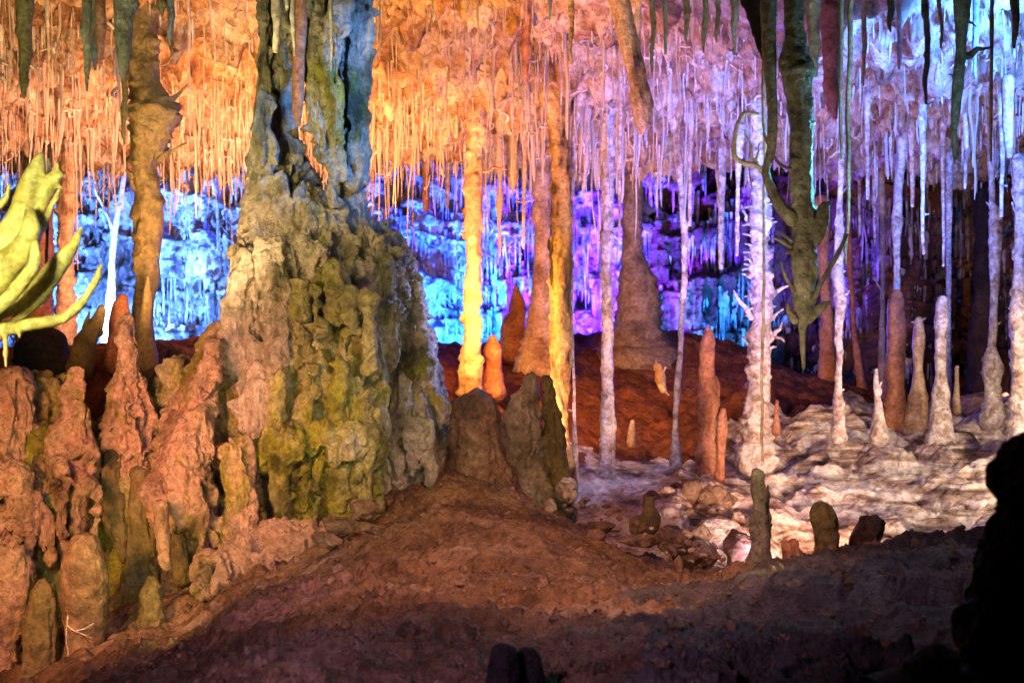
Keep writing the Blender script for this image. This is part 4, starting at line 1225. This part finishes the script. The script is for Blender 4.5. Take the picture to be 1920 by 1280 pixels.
HANG = [
    (162, 0, 170, 18, 5.8, 'greygreen', 'teal straight stalactite near the top left corner'),
    (45, -20, 180, 32, 6.2, 'olive', 'tapering olive stalactite nearest the top left corner'),
    (232, -20, 142, 44, 6.0, 'greygreen', 'broad grey-green stalactite tapering beside the olive column top'),
    (232, 120, 270, 14, 6.9, 'olive', 'slim olive stalactite below the broad grey-green one'),
    (190, -20, 104, 24, 6.4, 'rust', 'brown blunt stalactite between the teal and the broad grey-green ones'),
    (90, 10, 172, 6, 7.4, 'straw', 'thin pinkish-white straw right of the tapering olive stalactite'),
    (318, -20, 84, 16, 6.4, 'greygreen', 'short teal stalactite right of the olive column top'),
    (178, 0, 130, 20, 6.6, 'greygreen', 'blue-grey stalactite touching the teal straight one'),
    (303, -20, 30, 16, 6.0, 'olive', 'tiny olive stalactite tip at the top, left of the short teal one'),
    (520, -20, 96, 18, 5.6, 'straw', 'pale icicle-tipped stalactite over the left shaft of the giant column'),
    (550, -20, 104, 9, 5.6, 'straw', 'pale blue straw over the cleft of the giant column'),
    (538, -20, 20, 7, 5.6, 'straw', 'very short pale straw tip between the two pale ones over the giant column'),
    (622, -20, 132, 7, 5.7, 'straw', 'thin straw in front of the right shaft of the giant column'),
    (582, -20, 34, 16, 5.6, 'greygreen', 'small blue-tipped stalactite over the giant column'),
    (986, -20, 160, 22, 8.0, 'rust', 'dark brown straight stalactite top centre, right of the yellow column'),
    (1072, -20, 120, 12, 7.4, 'ochre', 'amber straw-like stalactite at the top centre'),
    (1031, -20, 38, 6, 6.5, 'straw', 'thin blue-white straw tip at the very top centre'),
    (1247, -20, 102, 8, 6.6, 'straw', 'blue-white straw right of the dark ochre tongue'),
    (1224, -20, 135, 12, 7.0, 'tan', 'long tan stalactite touching the tip side of the dark ochre tongue'),
    (1288, -20, 82, 12, 6.8, 'tan', 'tan stalactite second right of the dark ochre tongue'),
    (1320, -20, 98, 12, 6.9, 'tan', 'amber carrot-shaped stalactite third right of the dark ochre tongue'),
    (1344, -20, 80, 10, 6.9, 'tan', 'slim amber stalactite fourth right of the dark ochre tongue'),
    (1376, -20, 102, 12, 6.6, 'straw', 'grey-blue stalactite just left of the blackish rock pendant'),
    (1526, -20, 140, 28, 6.6, 'straw', 'pale blue broad stalactite right of the dark spurred one'),
    (1620, 0, 160, 9, 7.2, 'straw', 'bent cyan-edged straw near the top right'),
    (1686, 20, 130, 9, 7.4, 'straw', 'cyan straw hanging in the blue fringe above the reddish stalagmite'),
    (1738, 0, 195, 14, 7.2, 'greygreen', 'grey-green stalactite in the blue fringe left of the dark olive armed one'),
    (1762, -20, 90, 9, 7.0, 'straw', 'short cyan straw left of the dark olive armed stalactite'),
    (1668, -20, 60, 14, 6.4, 'greygreen', 'short grey stalactite at the top edge right of the twin straws'),
    (1828, -20, 150, 12, 7.4, 'greygreen', 'grey stalactite right of the dark olive armed one'),
    (1902, -20, 90, 18, 6.6, 'greygreen', 'grey-green stalactite in the top right corner'),
]
for cx, y0, y1, w, yy, mt, lab in HANG:
    # each runs up to the cave ceiling above the frame
    zc = float(ceil_z((cx - 960) / F * yy, yy)[0]) + .1
    ytop = min(640 - (zc - CZ) / yy * F, y0 - 20)
    if mt == 'straw':
        pts = [(cx, ytop, w * 1.5), (cx, y0, w * 1.1), (cx + 1, (y0 + y1) / 2, w * .8), (cx, y1, w * .45)]
    else:
        pts = [(cx, ytop, w * 1.1), (cx, y0, w * .9), (cx + 2, y0 * .55 + y1 * .45, w * .8), (cx - 1, y0 * .2 + y1 * .8, w * .55), (cx, y1, w * .25)]
    solo('soda_straw' if mt == 'straw' and w < 10 else 'stalactite', pts, yy, mt, lab, 'soda straw' if mt == 'straw' and w < 10 else 'stalactite', top=True, amp=.28, knob=.3, wob=.01, flute=.1)

# ------------------------------------------------------------------ stumps and rocks on the mound
def rockbody(px, py, rx, ry, Y, seed, rz=None, parts=None, n=48, amp=.05, freq=5, facets=11):
    """angular boulder: a ball cut by random planes, then roughened"""
    rs = np.random.default_rng(seed)
    c = W(px, py, Y)
    sx, sz = rx * Y / F, ry * Y / F
    ph = np.linspace(.02, math.pi - .02, n // 2)
    th = np.arange(n) / n * 2 * math.pi
    D = np.stack([np.sin(ph)[:, None] * np.cos(th)[None], np.sin(ph)[:, None] * np.sin(th)[None], np.cos(ph)[:, None] * np.ones(n)[None]], -1).reshape(-1, 3)
    N = rs.normal(size=(facets, 3))
    N /= np.linalg.norm(N, axis=1)[:, None]
    dd = rs.uniform(.42, .85, facets)
    q = D @ N.T
    r = np.minimum(1.0, np.min(np.where(q > .05, dd / np.maximum(q, .05), 9), axis=1))
    V = D * r[:, None] * np.array([sx, (sx + sz) * .55, sz]) + c
    a = min(sx, sz)
    fr = .55 / a
    V = V + D * (a * .16 * fbm(V, (fr * 2,) * 3, 4, seed, ridged=True) + a * .10 * fbm(V, (fr * 7,) * 3, 3, seed + 3))[:, None]
    m = n // 2
    i = np.arange(m - 1)[:, None] * n
    j = np.arange(n)[None]
    j2 = (j + 1) % n
    Q = np.stack([i + j, i + n + j, i + n + j2, i + j2], -1).reshape(-1, 4)
    return V, Q


STD = flow_disp(.018, .010, .014, .009, 600)
fused_thing('stalagmite', [tube([(889, 772, 78), (889, 790, 88), (892, 830, 96), (895, 870, 104), (900, 900, 130), (902, 950, 190)], 6.75, 26), blob(915, 925, 6.7, 46, 30, 40)], M['brownrock'], 'fat round-topped brown stump on the crest of the clay mound', 'stalagmite', STD)
fused_thing('stalagmite', [tube([(994, 710, 22), (994, 730, 28), (984, 752, 54), (978, 790, 80), (976, 840, 86), (985, 890, 110), (990, 960, 180)], 6.95, 24)], M['column'], 'grey conical stalagmite with a knobbed top right of the fat round stump', 'stalagmite', STD)
fused_thing('stalagmite', [tube([(1028, 705, 14), (1032, 740, 24), (1036, 800, 36), (1038, 860, 50), (1040, 940, 70)], 6.95, 20), tube([(1050, 830, 14), (1052, 880, 26), (1055, 940, 40)], 6.9, 14)], M['olive'], 'narrow dark stalagmite with a blue-lit right rim beside the knob-topped one', 'stalagmite', STD)
V, Q = rockbody(1062, 912, 26, 30, 6.6, 610)
thing_mesh('rock', V, Q, M['white'], 'glittering cyan-lit crystal lump at the edge of the black hole', 'rock')
for k, (px, py, rx, ry, Y, lab) in enumerate(((640, 985, 44, 22, 5.45, 'biggest slab of the brown boulder pile at the giant column'), (678, 962, 36, 26, 5.5, 'upright brown boulder at the back of the boulder pile'),
        (612, 1012, 36, 18, 5.3, 'lowest left brown slab of the boulder pile'), (694, 990, 28, 14, 5.35, 'small brown stone at the right end of the boulder pile'))):
    V, Q = rockbody(px, py, rx, ry, Y, 620 + 5 * k, n=64)
    thing_mesh('boulder', V, Q, M['brownrock'], lab, 'boulder', 'brown boulders at the foot of the giant column')
fused_thing('stalagmite', [blob(1218, 975, 6.2, 20, 28), blob(1216, 946, 6.2, 13, 18), blob(1195, 985, 6.2, 18, 22)], M['olive'], 'small yellowish two-lobed stalagmite with a cyan rim by the black hole', 'stalagmite', flow_disp(.008, .003, .003, .003, 630), .008)
for k, (px, py, rx, ry, Y, mt, lab) in enumerate((
        (1130, 985, 34, 14, 6.1, 'brownrock', 'flat brown rock on the right flank of the clay mound, below the crystal lump'),
        (1205, 1015, 50, 13, 5.8, 'brownrock', 'dark slab lying in front of the two-lobed stalagmite'),
        (1118, 1005, 17, 13, 5.7, 'clay', 'rounded clay-covered stone at the head of the flat brown rock'),
        (1030, 950, 16, 18, 6.3, 'rubble', 'pale crumbly stone below the knob-topped stalagmite'),
        (962, 935, 12, 22, 6.4, 'rubble', 'small pale stone at the right foot of the fat round stump'),
        (1260, 1020, 34, 28, 6.8, 'rubble', 'pale broken rock behind the right end of the dark slab'),
        (1300, 1040, 44, 30, 6.9, 'rubble', 'low blue-lit rock at the foot of the gully heap'),
        (1380, 1030, 34, 40, 7.2, 'rubble', 'violet-lit rock left of the leaning dark pillar'),
        (1622, 1010, 44, 48, 6.6, 'brownrock', 'rough red-brown rock right of the tall dark stump'),
        (1420, 1115, 26, 14, 4.5, 'ledge', 'dark purple stone at the left end of the grey ledge'),
        (955, 1110, 46, 26, 4.6, 'clay', 'low cracked lump in the middle of the clay slope'),
        (820, 1100, 40, 18, 4.7, 'clay', 'pale cracked crust lump on the clay slope'))):
    V, Q = rockbody(px, py, rx, ry, Y, 640 + 7 * k, n=72 if rx > 30 else 48)
    thing_mesh('rock', V, Q, M[mt], lab, 'rock')
rk = random.Random(3)
for k in range(60):
    px = rk.uniform(1225, 1400)
    Yk = rk.uniform(7.7, 9.3)
    zk = float(table_interp(FY, FX, FT, np.array([Yk]), np.array([px]))[0])
    py = 640 - (zk - CZ - .01) / Yk * F
    r = rk.uniform(9, 24) * (1.9 if k < 14 else .9)
    V, Q = rockbody(px, py, r, r * rk.uniform(.6, .95), Yk, 900 + k, n=36)
    thing_mesh('rock', V, Q, M['rubble'] if k % 3 == 0 else M['brownrock'], 'crumbly pinkish-grey stone in the gully heap left of the leaning dark pillar', 'rock', 'loose stones of the gully heap')
for k in range(46):
    t = rk.random()
    px = 1040 + 340 * t + rk.uniform(-16, 16)
    py = 915 + 155 * t + rk.uniform(-14, 22)
    r = rk.uniform(4, 12)
    Yk = 6.3 - 1.2 * t - rk.random() * .2
    z = None
    V, Q = rockbody(px, py, r, r * rk.uniform(.5, .9), Yk, 1000 + k, n=20)
    thing_mesh('rock', V, Q, M['rubble'] if k % 2 else M['brownrock'], 'small loose stone along the right flank crest of the clay mound', 'rock', 'loose stones on the mound flank')
# pillar, stump and small stump on the ledge
fused_thing('column', [tube([(1419, 886, 24), (1420, 920, 28), (1422, 970, 30), (1424, 1020, 38), (1424, 1060, 56), (1424, 1110, 100)], 5.1, 20), tube([(1440, 912, 8), (1439, 980, 12), (1438, 1060, 22)], 5.15, 10)], M['greygreen'], 'leaning dark pillar with a bright blue right edge in front of the flowstone', 'column', flow_disp(.01, .01, .008, .005, 700), .009)
fused_thing('stalagmite', [tube([(1543, 960, 46), (1545, 985, 50), (1548, 1020, 54), (1553, 1052, 62), (1556, 1075, 90), (1556, 1120, 150)], 4.95, 22)], M['olive'], 'tall dark round-topped stump on the grey ledge', 'stalagmite', flow_disp(.012, .008, .006, .007, 710), .009)
fused_thing('stalagmite', [tube([(1486, 1022, 34), (1487, 1035, 44), (1490, 1055, 56), (1490, 1078, 86), (1490, 1110, 130)], 5.0, 22)], M['rust'], 'small brown-yellow stump left of the tall dark one on the ledge', 'stalagmite', flow_disp(.012, .008, .006, .007, 720), .009)
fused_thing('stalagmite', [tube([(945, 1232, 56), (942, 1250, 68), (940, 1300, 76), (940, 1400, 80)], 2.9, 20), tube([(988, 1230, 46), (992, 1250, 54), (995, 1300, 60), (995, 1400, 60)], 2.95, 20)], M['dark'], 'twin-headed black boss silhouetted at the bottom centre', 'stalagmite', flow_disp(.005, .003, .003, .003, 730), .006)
fg = [tube([(1990, 800, 60), (1985, 860, 180), (1990, 930, 200), (2000, 1000, 230), (1990, 1080, 270), (1985, 1180, 330), (1985, 1320, 380), (1985, 1500, 400)], 2.7, 24),
      blob(1915, 905, 2.68, 48, 34, 80), blob(1915, 1000, 2.68, 46, 36, 80), blob(1900, 1080, 2.68, 56, 50, 80), blob(1880, 1200, 2.66, 76, 60, 90)]
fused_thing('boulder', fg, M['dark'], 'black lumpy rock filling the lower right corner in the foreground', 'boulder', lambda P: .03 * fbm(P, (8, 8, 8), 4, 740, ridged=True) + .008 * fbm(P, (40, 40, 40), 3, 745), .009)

# grit and broken chips strewn on the near floor
def chips():
    rs = np.random.default_rng(77)
    px = NEARV[:, 0] / NEARV[:, 1] * F + 960
    ok = np.where((NEARV[:, 1] > 2.8) & (NEARV[:, 1] < 6.4) & (px > 150) & (px < 1900))[0]
    pick = rs.choice(ok, 5200)
    ph = np.linspace(.1, math.pi - .1, 5)
    th = np.arange(6) / 6 * 2 * math.pi
    D = np.stack([np.sin(ph)[:, None] * np.cos(th)[None], np.sin(ph)[:, None] * np.sin(th)[None], np.cos(ph)[:, None] * np.ones(6)[None]], -1).reshape(-1, 3)
    i = np.arange(4)[:, None] * 6
    j = np.arange(6)[None]
    j2 = (j + 1) % 6
    Q0 = np.stack([i + j, i + 6 + j, i + 6 + j2, i + j2], -1).reshape(-1, 4)
    Vs, Qs = [], []
    for n, k in enumerate(pick):
        r = float(np.clip(rs.lognormal(math.log(.006), .55), .003, .03))
        V = D * (1 + .35 * rs.normal(size=(len(D), 1)).clip(-1, 1)) * r * rs.uniform(.5, 1.3, 3) + NEARV[k]
        Vs.append(V)
        Qs.append(Q0 + n * len(D))
    me = mk_mesh('gravel', np.concatenate(Vs), np.concatenate(Qs))
    me.polygons.foreach_set('use_smooth', np.zeros(len(me.polygons), dtype=bool))
    put('gravel', me, M['brownrock'], kind='stuff', label='grit and calcite chips strewn over the near clay and ledge', cat='gravel')


chips()
